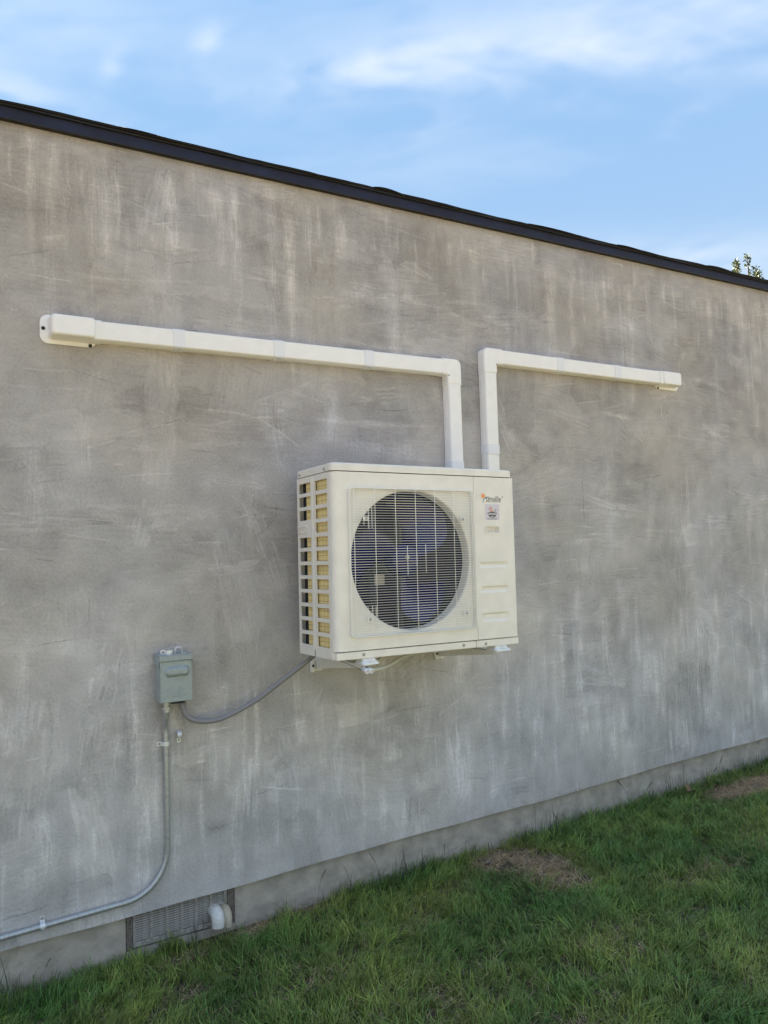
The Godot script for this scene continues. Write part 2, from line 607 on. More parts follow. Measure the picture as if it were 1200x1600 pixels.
func stucco_material() -> StandardMaterial3D:
	var w := 2048
	var h := 1088
	var pm := w / (WX1 - WX0)
	var a := noise_bytes(101, 0.0045, 6, w, h)
	var fine := noise_bytes(106, 0.22, 3, w, h)
	var tint := noise_bytes(107, 0.0035, 4, w, h)
	var rag := noise_bytes(109, 0.022, 5, w, h)
	var blot := noise_bytes(110, 0.018, 6, w, h)
	var hair := noise_bytes(111, 0.17, 5, 512, 512)
	var add := PackedFloat32Array()
	add.resize(w * h)
	var warm := PackedFloat32Array()
	warm.resize(w * h)
	var r := RandomNumberGenerator.new()
	r.seed = 77
	# layers of plaster: overlapping sweeps of the trowel, each with its own direction, tone and hair lines
	for i in 560:
		var scraped := i >= 430
		var cx := r.randf_range(WX0, WX1)
		var cy := r.randf_range(0.05, 3.4)
		var low := ss(1.3, 0.5, cy)
		var an := clampf(r.randfn(0.0, 0.10), -0.2, 0.2)
		if r.randf() < 0.25 + 0.5 * low:
			an = PI / 2 + r.randfn(0.0, 0.09)
		var hl := r.randf_range(0.14, 0.50) * pm
		var hw := r.randf_range(0.045, 0.17) * pm
		var tone_ := clampf(r.randfn(0.015, 0.10), -0.15, 0.25)
		var warm_ := r.randfn(0.0, 0.6)
		var hairs := r.randf_range(0.05, 0.18)
		var strong := r.randf_range(0.45, 0.95)
		var ox := r.randi() % 512
		var oy := r.randi() % 512
		var bend := r.randfn(0.0, 0.00045)
		if scraped:
			# thin pale skims that the trowel dragged dry
			hl = r.randf_range(0.06, 0.28) * pm
			hw = r.randf_range(0.018, 0.065) * pm
			tone_ = r.randf_range(0.06, 0.20)
			hairs = r.randf_range(0.20, 0.42)
			strong = r.randf_range(0.4, 0.8)
			warm_ = r.randf_range(-0.8, 0.3)
			an += r.randfn(0.0, 0.18)
		var rough := 0.016 if scraped else 0.0065
		var ca := cos(an)
		var sa := sin(an)
		var px := (cx - WX0) * pm
		var py := (WY1 - cy) * pm
		var ex := absf(ca) * hl + absf(sa) * hw + 6.0
		var ey := absf(sa) * hl + absf(ca) * hw + 6.0
		for iy in range(maxi(0, int(py - ey)), mini(h, int(py + ey))):
			for ix in range(maxi(0, int(px - ex)), mini(w, int(px + ex))):
				var dx := ix - px
				var dy := iy - py
				var u := dx * ca + dy * sa
				var v := dy * ca - dx * sa + bend * u * u
				var uu := u / hl
				var vv := v / hw
				var e := 1.0 - uu * uu * uu * uu - vv * vv * vv * vv
				if e < 0.0:
					continue
				var o := iy * w + ix
				e = (e + (rag[o] - 128) * rough - 0.12) * 2.6
				if e <= 0.0:
					continue
				if e > 1.0:
					e = 1.0
				e *= strong
				var ln := (hair[((int(v) + oy) & 511) * 512 + ((int(u * 0.11) + ox) & 511)] - 128) * 0.0078
				# the ridge of plaster left along one edge
				var t := tone_ + hairs * ln + (0.05 if vv > 0.72 and e < 0.55 else 0.0)
				add[o] += (t - add[o]) * e
				warm[o] += (warm_ - warm[o]) * e * 0.7
	var marks := []
	marks.append_array(MARKS)
	for i in 620:
		var x := r.randf_range(WX0, WX1)
		var y := r.randf_range(0.1, 3.35)
		var low := ss(1.5, 0.6, y)
		var across := r.randf() > 0.15 + low * 0.5
		var ln := r.randf_range(0.03, 0.30)
		var an := r.randfn(0.0, 0.2) if across else PI / 2 + r.randfn(0.0, 0.10)
		var wd := r.randf_range(0.001, 0.004)
		var amp := r.randf_range(0.08, 0.30) * (1.0 if r.randf() < 0.7 else -1.0)
		marks.append([x, y, x + cos(an) * ln, y + sin(an) * ln, wd, amp, r.randf_range(-0.5, 0.5)])
	# drips below the fascia and rising damp streaks above the foot of the wall
	for i in 260:
		var x := r.randf_range(WX0, WX1)
		var y := r.randf_range(3.18, 3.34)
		var ln := r.randf_range(0.10, 1.0) * r.randf()
		marks.append([x, y, x + r.randfn(0.0, 0.006), y - ln - 0.05, r.randf_range(0.005, 0.032), r.randf_range(0.05, 0.20) * (1.0 if r.randf() < 0.72 else -0.55), r.randf_range(-0.6, 1.0)])
	for i in 300:
		var x := r.randf_range(WX0, WX1)
		var y := r.randf_range(0.10, 0.9)
		var ln := r.randf_range(0.10, 0.55)
		marks.append([x, y, x + r.randfn(0.0, 0.006), y + ln, r.randf_range(0.005, 0.034), r.randf_range(0.05, 0.22) * (1.0 if r.randf() < 0.78 else -0.6), r.randf_range(-1.0, 0.4)])
	# pale washes standing in the middle of the wall
	for i in 70:
		var x := r.randf_range(WX0, WX1)
		var y := r.randf_range(0.7, 2.7)
		marks.append([x, y, x + r.randfn(0.0, 0.02), y + r.randf_range(0.12, 0.5), r.randf_range(0.012, 0.06), r.randf_range(0.05, 0.17), r.randf_range(-1.5, 0.2)])
	# hairline cracks
	for i in 9:
		var x := r.randf_range(WX0, WX1)
		var y := r.randf_range(0.2, 3.2)
		var an := r.randf_range(-0.5, 0.5) + (PI / 2 if r.randf() < 0.4 else 0.0)
		for k in 5:
			var l := r.randf_range(0.02, 0.07)
			var x2 := x + cos(an) * l
			var y2 := y + sin(an) * l
			marks.append([x, y, x2, y2, 0.0012, -0.24, 0.0])
			x = x2
			y = y2
			an += r.randfn(0.0, 0.5)
	for s in marks:
		var p0 := Vector2((s[0] - WX0) * pm, (WY1 - s[1]) * pm)
		var p1 := Vector2((s[2] - WX0) * pm, (WY1 - s[3]) * pm)
		var half: float = maxf(0.7, s[4] * pm)
		var ln := p0.distance_to(p1)
		var dir := (p1 - p0) / maxf(ln, 0.01)
		var nor := Vector2(-dir.y, dir.x)
		var bow := ln * r.randf_range(-0.035, 0.035)
		var steps := int(ln * 1.1) + 1
		var reach := int(ceil(half * 1.7 * 1.1))
		var seen := {}
		for i in steps:
			var t := float(i) / steps
			var fade := minf(1.0, minf(t, 1.0 - t) * 5.0)
			var mid := p0 + dir * ln * t + nor * bow * 4.0 * t * (1.0 - t)
			for k in range(-reach, reach + 1):
				var q := mid + nor * (k / 1.1)
				var ix := int(q.x)
				var iy := int(q.y)
				if ix < 0 or iy < 0 or ix >= w or iy >= h:
					continue
				var o := iy * w + ix
				var u := absf(k / 1.1) / half
				var v: float = exp(-u * u * 1.3) * fade
				var tex := hair[(int(k * 2.0 + p0.y) & 511) * 512 + (int(i * 0.09 + p0.x) & 511)] * 0.6 + rag[o] * 0.4
				v *= clampf((tex - 75) / 55.0, 0.0, 1.5)
				add[o] += s[5] * v * (0.95 if s[5] > 0.0 else 0.7)
				warm[o] += s[6] * v * 0.3
	var data := PackedByteArray()
	data.resize(w * h * 3)
	var bump := PackedByteArray()
	bump.resize(w * h)
	var gam := PackedByteArray()
	gam.resize(1025)
	for i in 1025:
		gam[i] = int(clampf(lin(i / 1024.0, 0, 0).r * 255.0, 0, 255))
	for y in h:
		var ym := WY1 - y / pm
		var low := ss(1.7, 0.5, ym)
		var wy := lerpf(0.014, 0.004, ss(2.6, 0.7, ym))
		var row := y * w
		for x in w:
			var o := row + x
			var na := (a[o] - 128) * 0.0078
			var nm := (blot[o] - 128) * 0.0078
			var f := (fine[o] - 128) * 0.0078
			var v := 1.0 + 0.17 * na + 0.13 * nm + 0.12 * f + add[o]
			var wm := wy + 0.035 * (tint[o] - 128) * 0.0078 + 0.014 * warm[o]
			v = clampf(v, 0.45, 1.75) * (0.36 + 0.108 * ss(2.7, 0.4, ym))  # paler toward the foot: weather-washed, plus albedo lifted to offset shade low down
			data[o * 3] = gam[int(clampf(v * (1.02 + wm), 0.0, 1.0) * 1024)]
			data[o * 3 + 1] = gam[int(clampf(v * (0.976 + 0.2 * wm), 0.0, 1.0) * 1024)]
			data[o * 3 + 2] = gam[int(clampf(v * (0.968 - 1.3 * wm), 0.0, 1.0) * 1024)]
			bump[o] = int(clampf(105.0 + 45.0 * nm + 32.0 * f + 190.0 * add[o], 0.0, 255.0))
	var m := paint(Color.WHITE, 0.88)
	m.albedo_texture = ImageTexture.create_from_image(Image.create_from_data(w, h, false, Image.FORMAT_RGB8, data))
	m.heightmap_enabled = true
	m.heightmap_texture = ImageTexture.create_from_image(Image.create_from_data(w, h, false, Image.FORMAT_L8, bump))
	m.heightmap_scale = 0.5
	return m


func wall_uv(x: float, y: float, tile: int) -> Vector2:
	var u := (x - WX0) / (WX1 - WX0) - tile
	return Vector2(1.0 - u if tile % 2 else u, (WY1 - y) / (WY1 - WY0))


func make_building() -> void:
	var b := thing("stucco_building", "long grey trowelled stucco building with a dark fascia along its flat roof", "building")
	# the stucco face: a gently uneven sheet, its picture mirrored beyond the part in view
	var st := mb()
	st.set_smooth_group(1)
	var wav := noise(61, 0.9, 3)
	var span := WX1 - WX0
	for tile in [-1, 0, 1]:
		var n := 72
		for i in n:
			var x0: float = WX0 + span * (tile + float(i) / n)
			var x1: float = WX0 + span * (tile + float(i + 1) / n)
			if x1 < -7.9 or x0 > 7.6:
				continue
			for j in 40:
				for t in [[0, 0, 1, 1, 1, 0], [0, 0, 0, 1, 1, 1]]:
					for k in 3:
						var x: float = x1 if t[k * 2] else x0
						var f: float = float(j + t[k * 2 + 1]) / 40.0
						var y := lerpf(stucco_bottom(x), fascia_y(x) + 0.02, f)
						st.set_uv(wall_uv(x, y, tile))
						st.add_vertex(Vector3(x, y, -0.0035 * absf(wav.get_noise_2d(x, y))))
			# lower lip of the stucco
			st.set_smooth_group(-1)
			var pb := []
			for x in [x0, x1]:
				pb.append([x, stucco_bottom(x)])
			for v in [[0, 0.0], [0, -0.05], [1, -0.05], [0, 0.0], [1, -0.05], [1, 0.0]]:
				var x: float = pb[v[0]][0]
				var y: float = pb[v[0]][1]
				st.set_uv(wall_uv(x, y + v[1] * 0.5, tile))
				st.add_vertex(Vector3(x, y, v[1] - (0.0035 * absf(wav.get_noise_2d(x, y)) if v[1] == 0.0 else 0.0)))
			st.set_smooth_group(1)
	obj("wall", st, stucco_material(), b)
	# core, side and back walls
	st = mb()
	box(st, Vector3(-8.0, 0.30, -0.20), Vector3(7.7, 3.26, -0.04))
	box(st, Vector3(-8.0, -0.6, -8.0), Vector3(-7.8, 3.26, -0.21))
	box(st, Vector3(7.5, -0.6, -8.0), Vector3(7.7, 3.26, -0.21))
	box(st, Vector3(-7.79, -0.6, -8.0), Vector3(7.49, 3.26, -7.8))
	obj("rear_wall", st, M.stucco_plain, b)
	# foundation, with an opening for the vent
	st = mb()
	var vt := func(x: float) -> float: return stucco_bottom(x) + 0.05
	for r in [[-8.0, -0.72], [-0.266, 1.42], [1.423, 2.62], [2.623, 7.7]]:
		var n := 6
		for i in n:
			var x0: float = lerpf(r[0], r[1], float(i) / n)
			var x1: float = lerpf(r[0], r[1], float(i + 1) / n)
			quad(st, Vector3(x0, -0.6, -0.03), Vector3(x1, -0.6, -0.03), Vector3(x1, vt.call(x1), -0.03), Vector3(x0, vt.call(x0), -0.03), Vector3.BACK)
		for e in 2:
			quad(st, Vector3(r[e], -0.6, -0.03), Vector3(r[e], vt.call(r[e]), -0.03), Vector3(r[e], vt.call(r[e]), -0.2), Vector3(r[e], -0.6, -0.2), Vector3([-1, 1][e], 0, 0))
		quad(st, Vector3(r[0], vt.call(r[0]), -0.03), Vector3(r[1], vt.call(r[1]), -0.03), Vector3(r[1], vt.call(r[1]), -0.2), Vector3(r[0], vt.call(r[0]), -0.2), Vector3.UP)
	box(st, Vector3(-0.719, -0.6, -0.2), Vector3(-0.267, 0.012, -0.031))
	obj("foundation", st, M.concrete, b)
	# crawl-space vent: timber posts, sheet-metal frame, louvres; dark behind
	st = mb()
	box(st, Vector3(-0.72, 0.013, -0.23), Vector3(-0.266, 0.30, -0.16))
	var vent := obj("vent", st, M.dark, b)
	st = mb()
	box(st, Vector3(-0.718, 0.013, -0.09), Vector3(-0.694, 0.24, -0.026), 0.002)
	obj("vent_post", st, M.wood, vent)
	st = mb()
	box(st, Vector3(-0.2995, 0.013, -0.09), Vector3(-0.2685, 0.24, -0.024), 0.002)
	obj("vent_post", st, M.wood, vent)
	st = mb()
	var cuts := [-0.688, -0.619, -0.557, -0.494, -0.434, -0.371, -0.309]
	for i in cuts.size():
		var x: float = cuts[i]
		box(st, Vector3(x - 0.0045, 0.1 if i == 6 else 0.018, -0.036), Vector3(x + 0.0045 if i < 6 else x + 0.009, 0.235, -0.030), 0.001)
	for i in 5:
		box(st, Vector3(cuts[i] + 0.0046, 0.018, -0.036), Vector3(cuts[i + 1] - 0.0046, 0.040, -0.031), 0.001)
	box(st, Vector3(cuts[5] + 0.0046, 0.0985, -0.036), Vector3(cuts[6] - 0.0046, 0.1065, -0.031), 0.001)
	obj("vent_frame", st, M.vent_grey, vent)
	st = mb()
	box(st, Vector3(-0.0262, -0.0032, -0.0008), Vector3(0.0262, 0.0032, 0.0008))
	st.generate_normals()
	var slat: ArrayMesh = st.commit()
	for i in 6:
		for k in 13:
			var y := 0.046 + 0.0090 * k
			if i == 5 and y < 0.108:
				continue
			var l := obj("louvre", slat, M.vent_grey, vent)
			l.position = Vector3((cuts[i] + cuts[i + 1]) / 2.0, y, -0.0335)
			l.rotation.x = -0.55
			l.scale.x = (cuts[i + 1] - cuts[i] - 0.0095) / 0.0524
	# fascia band, its lower lip, and the ragged roofing above
	var edge := func(y0: float, y1: float, z0: float, z1: float, jit: float, s: int, steps: int) -> SurfaceTool:
		var g := mb()
		var nz := noise(s, 2.2, 4)
		for i in steps:
			var xa := -8.1 + 15.9 * i / steps
			var xb := -8.1 + 15.9 * (i + 1) / steps
			var ring := func(x: float) -> Array:
				var y := fascia_y(x)
				var d := jit * nz.get_noise_1d(x)
				var u := jit * 0.7 * nz.get_noise_1d(x + 50.0)
				return [Vector3(x, y + y0, z0), Vector3(x, y + y0 + u * 0.5, z1 + d), Vector3(x, y + y1 + u, z1 + d * 0.7), Vector3(x, y + y1 + u * 0.5, z0)]
			var p: Array = ring.call(xa)
			var q: Array = ring.call(xb)
			quad(g, p[0], q[0], q[1], p[1], Vector3.DOWN)
			quad(g, p[1], q[1], q[2], p[2], Vector3.BACK)
			quad(g, p[2], q[2], q[3], p[3], Vector3.UP)
		return g
	var fa := obj("fascia", edge.call(0.0065, 0.050, -0.03, 0.022, 0.003, 71, 60), M.fascia, b)
	obj("drip_lip", edge.call(0.0005, 0.006, -0.03, 0.024, 0.003, 72, 60), M.lip, fa)
	for x in [-4.1, -1.9, 0.28, 2.33, 4.4, 6.6]:
		st = mb()
		box(st, Vector3(x, fascia_y(x) + 0.0075, 0.015), Vector3(x + 0.05, fascia_y(x) + 0.0495, 0.0235), 0.001)
		obj("joint_cover", st, M.fascia, fa)
	obj("roof_starter", edge.call(0.0505, 0.057, -0.03, 0.034, 0.006, 73, 160), M.lip, b)
	var rf := obj("roof", edge.call(0.0575, 0.067, -8.1, 0.040, 0.009, 74, 320), M.roof, b)
	# lifted lumps along the roofing edge
	for l in [[0.50, 0.16, 0.010], [3.02, 0.28, 0.011], [-0.72, 0.2, 0.005], [1.5, 0.4, 0.006], [2.2, 0.2, 0.005]]:
		st = mb()
		var n := 10
		for i in n:
			var pr := []
			for e in 2:
				var t := float(i + e) / n
				var x: float = l[0] + l[1] * t
				var hh: float = l[2] * pow(sin(PI * t), 0.8) * (1.2 - 0.5 * t)
				var y := fascia_y(x) + 0.065
				pr.append([Vector3(x, y, 0.046), Vector3(x, y + hh, 0.044), Vector3(x, y + hh, -0.10), Vector3(x, y, -0.2)])
			for k in 3:
				quad(st, pr[0][k], pr[1][k], pr[1][k + 1], pr[0][k + 1], [Vector3.BACK, Vector3.UP, Vector3(0, 1, -0.5)][k])
		obj("lifted_edge", st, M.roof, rf)


# ---------------------------------------------------------------- the tree behind the far end of the roof
func make_tree() -> void:
	var t := thing("tree", "small light green tree whose tips show above the far end of the roof", "tree", Vector3(9.55, 0.2, -4.0))
	var r := RandomNumberGenerator.new()
	r.seed = 31
	var bark := mottled(lin(0.12, 0.09, 0.065), 0.9, 0.0, 0.4, 0.03, 3.0, 81)
	var st := mb()
	tube(st, curve([Vector3(0, -0.4, 0), Vector3(0.05, 1.2, 0.03), Vector3(-0.03, 2.6, 0.0), Vector3(0.0, 4.4, 0.02)], 4), [0.13, 0.125, 0.12, 0.115, 0.11, 0.1, 0.095, 0.09, 0.08, 0.07, 0.055, 0.045, 0.03], 10)
	obj("trunk", st, bark, t)
	st = mb()
	var tips := []
	# upright shoots; the tallest stand where the photograph shows them
	for q in [[-0.28, 5.71, 0.0], [-0.42, 5.66, 0.1], [0.02, 5.86, 0.0], [-0.20, 5.60, -0.05], [0.06, 5.62, 0.1], [0.27, 5.63, 0.0], [-0.1, 5.5, 0.2], [0.16, 5.5, -0.2]]:
		tips.append([Vector3(q[0] * 0.3, 3.9, q[2] * 0.4), Vector3(q[0] * 0.75, 4.9, q[2] * 0.8), Vector3(q[0], q[1], q[2])])
	for i in 70:
		var a := r.randf() * TAU
		var y := r.randf_range(1.3, 4.2)
		var o := Vector3(cos(a), 0, sin(a)) * r.randf_range(0.5, 1.25) * sin(clampf((5.6 - y) / 4.6, 0.15, 1.0) * PI * 0.62)
		tips.append([Vector3(0, y, 0), Vector3(0, y + 0.25, 0) + o * 0.55, Vector3(0, y + r.randf_range(0.5, 1.0), 0) + o])
	var leaves := mb()
	var shoot := 0
	for p in tips:
		shoot += 1
		var c := curve(p, 5)
		var rad := []
		for i in c.size():
			rad.append(lerpf(0.022, 0.004, float(i) / c.size()))
		tube(st, c, rad, 5)
		for i in range(3, c.size() - 1):
			for k in (34 if shoot <= 8 else 26):
				var f := r.randf()
				var d := Vector3(r.randfn(), r.randfn() + 0.8, r.randfn()).normalized()
				var taper := 1.0 - 0.75 * float(i + f) / c.size()
				var at: Vector3 = c[i].lerp(c[i + 1], f) + d * r.randf() * (0.12 if shoot <= 8 else 0.17) * taper
				var s := r.randf_range(0.022, 0.045) * (1.0 if shoot <= 8 else 1.1)
				var u := d.cross(Vector3(r.randfn(), r.randfn(), r.randfn())).normalized() * s * 0.42
				var n := u.cross(d)
				tri(leaves, at - u * 0.6, at + u * 0.6 + d * s * 0.5, at + d * s * 1.4, n)
				tri(leaves, at - u * 0.6, at - u + d * s * 0.6, at + d * s * 1.4, n)
	obj("limbs", st, bark, t)
	var leaf := paint(lin(0.030, 0.050, 0.020), 0.6)
	leaf.backlight_enabled = true
	leaf.backlight = Color(0.14, 0.17, 0.06)
	obj("crown", leaves, leaf, t)


# ---------------------------------------------------------------- the outdoor unit
const AW := 0.946
const ZF := 0.4732
const ZB := 0.12

func ring_to(st: SurfaceTool, outer: Array, inner: Array, n: Vector3) -> void:
	for i in inner.size():
		var j := (i + 1) % inner.size()
		if outer[i].distance_to(outer[j]) > 1e-6:
			tri(st, outer[i], outer[j], inner[j], n)
		if inner[i].distance_to(inner[j]) > 1e-6:
			tri(st, outer[i], inner[j], inner[i], n)


func relief(st: SurfaceTool, x0: float, y0: float, x1: float, y1: float, nx: int, ny: int, f: Callable) -> void:
	# a sheet facing +z whose depth is f(x, y)
	st.set_smooth_group(1)
	for i in nx:
		for j in ny:
			var q := []
			for c in [[0, 0], [1, 0], [1, 1], [0, 1]]:
				var x := lerpf(x0, x1, float(i + c[0]) / nx)
				var y := lerpf(y0, y1, float(j + c[1]) / ny)
				q.append(Vector3(x, y, f.call(x, y)))
			quad(st, q[0], q[1], q[2], q[3], Vector3.BACK)
	st.set_smooth_group(-1)


func pill(x: float, y: float, cx: float, cy: float, hx: float, hy: float, r: float) -> float:
	# distance to a rounded rectangle, negative inside
	var q := Vector2(absf(x - cx) - hx + r, absf(y - cy) - hy + r)
	return Vector2(maxf(q.x, 0), maxf(q.y, 0)).length() + minf(maxf(q.x, q.y), 0.0) - r


func make_air_conditioner() -> void:
	var ac := thing("air_conditioner", "cream outdoor air conditioner unit with round fan grille hung on the stucco wall", "air conditioner", Vector3(0, 1.143, 0))
	ac.rotation.z = -0.0093
	var H := 0.7685
	var seam := 0.7106
	var cre := 0.0345
	var C := Vector2(0.384, 0.397)
	var R := 0.301
	# fan-side front panel: flat sheet round the fan opening, rolled left edge, lip at the opening
	var st := mb()
	var x0 := 0.028
	var x1 := seam - 0.0012
	var y0 := cre
	var y1 := H - 0.004
	var angs := []
	for i in 120:
		angs.append(TAU * i / 120)
	for c in [Vector2(x0, y0), Vector2(x1, y0), Vector2(x1, y1), Vector2(x0, y1)]:
		angs.append(fposmod((c - C).angle(), TAU))
	angs.sort()
	var outer := []
	var inner := []
	for a in angs:
		var d := Vector2(cos(a), sin(a))
		var t := 1e9
		if d.x > 1e-6: t = minf(t, (x1 - C.x) / d.x)
		if d.x < -1e-6: t = minf(t, (x0 - C.x) / d.x)
		if d.y > 1e-6: t = minf(t, (y1 - C.y) / d.y)
		if d.y < -1e-6: t = minf(t, (y0 - C.y) / d.y)
		outer.append(Vector3(C.x + d.x * t, C.y + d.y * t, ZF))
		inner.append(Vector3(C.x + d.x * (R + 0.004), C.y + d.y * (R + 0.004), ZF - 0.009))
	# the square behind the grille is pressed in a little
	var mid_ := []
	var low_ := []
	for i in angs.size():
		var d := Vector2(cos(angs[i]), sin(angs[i]))
		var t := minf(0.308 / maxf(1e-6, absf(d.x)), 0.301 / maxf(1e-6, absf(d.y)))
		mid_.append(Vector3(C.x + 0.003 + d.x * t, C.y - 0.004 + d.y * t, ZF))
		low_.append(Vector3(C.x + 0.003 + d.x * (t - 0.004), C.y - 0.004 + d.y * (t - 0.004), ZF - 0.009))
	ring_to(st, outer, mid_, Vector3.BACK)
	ring_to(st, mid_, low_, Vector3.BACK)
	ring_to(st, low_, inner, Vector3.BACK)
	# rolled left edge and the strip that returns along the side
	st.set_smooth_group(2)
	for i in 8:
		var a := PI / 2 * i / 8
		var b := PI / 2 * (i + 1) / 8
		var pa := Vector3(x0 - 0.026 * sin(a), 0, ZF - 0.026 * (1.0 - cos(a)))
		var pb := Vector3(x0 - 0.026 * sin(b), 0, ZF - 0.026 * (1.0 - cos(b)))
		quad(st, pa + Vector3(0, y0, 0), pb + Vector3(0, y0, 0), pb + Vector3(0, y1, 0), pa + Vector3(0, y1, 0), Vector3(-1, 0, 1))
	quad(st, Vector3(0.002, y0, ZF - 0.026), Vector3(0.002, y0, 0.4475), Vector3(0.002, y1, 0.4475), Vector3(0.002, y1, ZF - 0.026), Vector3.LEFT)
	st.set_smooth_group(-1)
	quad(st, Vector3(0.002, y0, ZF - 0.026), Vector3(x0, y0, ZF), Vector3(x1, y0, ZF), Vector3(x1, y0, ZF - 0.03), Vector3.DOWN)
	quad(st, Vector3(x1, y0, ZF), Vector3(x1, y1, ZF), Vector3(x1, y1, ZF - 0.03), Vector3(x1, y0, ZF - 0.03), Vector3.RIGHT)
	quad(st, Vector3(0.002, y1, ZF - 0.026), Vector3(x0, y1, ZF), Vector3(x1, y1, ZF), Vector3(x1, y1, ZF - 0.03), Vector3.UP)
	var face := obj("front_panel", st, M.cream, ac)
	st = mb()
	var prof := []
	for i in 7:
		var a := PI / 2 * i / 6
		prof.append([R + 0.004 - 0.008 * sin(a), -0.008 * (1.0 - cos(a))])
	prof.append([R - 0.006, -0.024])
	prof.append([R - 0.007, -0.048])
	prof.reverse()
	st.set_smooth_group(1)
	for i in prof.size() - 1:
		for k in 96:
			var a := TAU * k / 96
			var b := TAU * (k + 1) / 96
			var ca := Vector3(cos(a), sin(a), 0)
			var cb := Vector3(cos(b), sin(b), 0)
			var o := Vector3(C.x, C.y, ZF - 0.009)
			quad(st, o + ca * prof[i][0] + Vector3(0, 0, prof[i][1]), o + cb * prof[i][0] + Vector3(0, 0, prof[i][1]), o + cb * prof[i + 1][0] + Vector3(0, 0, prof[i + 1][1]), o + ca * prof[i + 1][0] + Vector3(0, 0, prof[i + 1][1]), -ca - cb + Vector3(0, 0, 0.6))
	obj("fan_orifice", st, M.cream, face)
	# service panel with three pressed grooves and a grip
	st = mb()
	var sx0 := seam + 0.0012
	var sx1 := 0.926
	var dent := func(x: float, y: float) -> float:
		var d := 0.0
		for g in [[0.8135, 0.366, 0.080, 0.0105], [0.8140, 0.256, 0.078, 0.0125], [0.8135, 0.131, 0.077, 0.0175]]:
			d = maxf(d, 0.0055 * ss(0.003, -0.0065, pill(x, y, g[0], g[1], g[2], g[3], g[3] * 0.85)))
		d = maxf(d, 0.020 * ss(0.001, -0.003, pill(x, y, 0.8095, 0.5255, 0.0375, 0.0130, 0.003)))
		return ZF - d
	relief(st, sx0, cre, sx1, H - 0.004, 76, 250, dent)
	st.set_smooth_group(2)
	var ys0 := cre
	var ys1 := H - 0.004
	for i in 8:
		var a := PI / 2 * i / 8
		var b := PI / 2 * (i + 1) / 8
		var pa := Vector3(sx1 + 0.021 * sin(a), 0, ZF - 0.021 * (1.0 - cos(a)))
		var pb := Vector3(sx1 + 0.021 * sin(b), 0, ZF - 0.021 * (1.0 - cos(b)))
		quad(st, pa + Vector3(0, ys0, 0), pb + Vector3(0, ys0, 0), pb + Vector3(0, ys1, 0), pa + Vector3(0, ys1, 0), Vector3(1, 0, 1))
	quad(st, Vector3(sx1 + 0.021, ys0, ZF - 0.021), Vector3(sx1 + 0.021, ys0, 0.30), Vector3(sx1 + 0.021, ys1, 0.30), Vector3(sx1 + 0.021, ys1, ZF - 0.021), Vector3.RIGHT)
	st.set_smooth_group(-1)
	quad(st, Vector3(sx0, ys0, ZF), Vector3(sx0, ys1, ZF), Vector3(sx0, ys1, ZF - 0.03), Vector3(sx0, ys0, ZF - 0.03), Vector3.LEFT)
	quad(st, Vector3(sx0, ys0, ZF - 0.03), Vector3(sx0, ys0, ZF), Vector3(sx1, ys0, ZF), Vector3(sx1 + 0.021, ys0, ZF - 0.021), Vector3.DOWN)
	quad(st, Vector3(sx0, ys1, ZF - 0.03), Vector3(sx0, ys1, ZF), Vector3(sx1, ys1, ZF), Vector3(sx1 + 0.021, ys1, ZF - 0.021), Vector3.UP)
	var sp := obj("service_panel", st, M.cream, ac)
	st = mb()
	var ro := rr(0.8097, 0.5248, 0.0435, 0.0198, 0.004)
	var ri := rr(0.8097, 0.5255, 0.0378, 0.0134, 0.003)
	var o3 := []
	var i3 := []
	var o2 := []
	for i in ro.size():
		o3.append(Vector3(ro[i].x, ro[i].y, ZF + 0.003))
		o2.append(Vector3(ro[i].x, ro[i].y, ZF))
		i3.append(Vector3(ri[i].x, ri[i].y, ZF + 0.0025))
	ring_to(st, o3, i3, Vector3.BACK)
	for i in ro.size():
		var j := (i + 1) % ro.size()
		quad(st, o2[i], o2[j], o3[j], o3[i], Vector3(o2[i].x - 0.81, o2[i].y - 0.525, 0))
		quad(st, i3[i], i3[j], i3[j] - Vector3(0, 0, 0.006), i3[i] - Vector3(0, 0, 0.006), Vector3(0.81 - i3[i].x, 0.525 - i3[i].y, 0))
	obj("grip_frame", st, M.cream, sp)
	make_emblem(sp)
	# base pan: the strip under the panels, open dark gap above it
	st = mb()
	var pan := PackedVector2Array([Vector2(0.003, ZB), Vector2(AW - 0.004, ZB), Vector2(AW - 0.004, ZF - 0.022), Vector2(AW - 0.022, ZF - 0.004), Vector2(seam - 0.0025, ZF - 0.004)])
	var flip := Transform3D(Basis(Vector3(1, 0, 0), Vector3(0, 0, -1), Vector3(0, 1, 0)), Vector3.ZERO)
	box(st, Vector3(0.0075, 0.0, ZB), Vector3(0.7015, 0.0305, ZF - 0.0035), 0.002)
	box(st, Vector3(0.704, 0.0, ZB), Vector3(AW - 0.002, 0.0305, ZF - 0.0035), 0.002)
	obj("base_pan", st, M.cream, ac)
	var sc: ArrayMesh = null
	var scs := screw_shape(0.0052, 0.004)
	scs.generate_normals()
	sc = scs.commit()
	for p in [Vector3(0.1305, 0.0163, ZF - 0.0035), Vector3(0.6327, 0.0156, ZF - 0.0035), Vector3(0.7544, 0.0140, ZF - 0.0035)]:
		obj("screw", sc, M.screw, ac).position = p
	# top cover: skirt, rounded shoulder
	st = mb()
	var z0 := ZB - 0.002
	var z1 := ZF + 0.0015
	var tc := PackedVector2Array()
	var hx := (0.9365 - -0.0015) / 2.0
	tc = rr(-0.0015 + hx, (z0 + z1) / 2.0, hx, (z1 - z0) / 2.0, 0.026, 6)
	var tx := Transform3D(Basis(Vector3(1, 0, 0), Vector3(0, 0, 1), Vector3(0, -1, 0)), Vector3(0, H, 0))
	# the outline is drawn in x and z; turned so that it rises along y
	var rings := []
	var zs := []
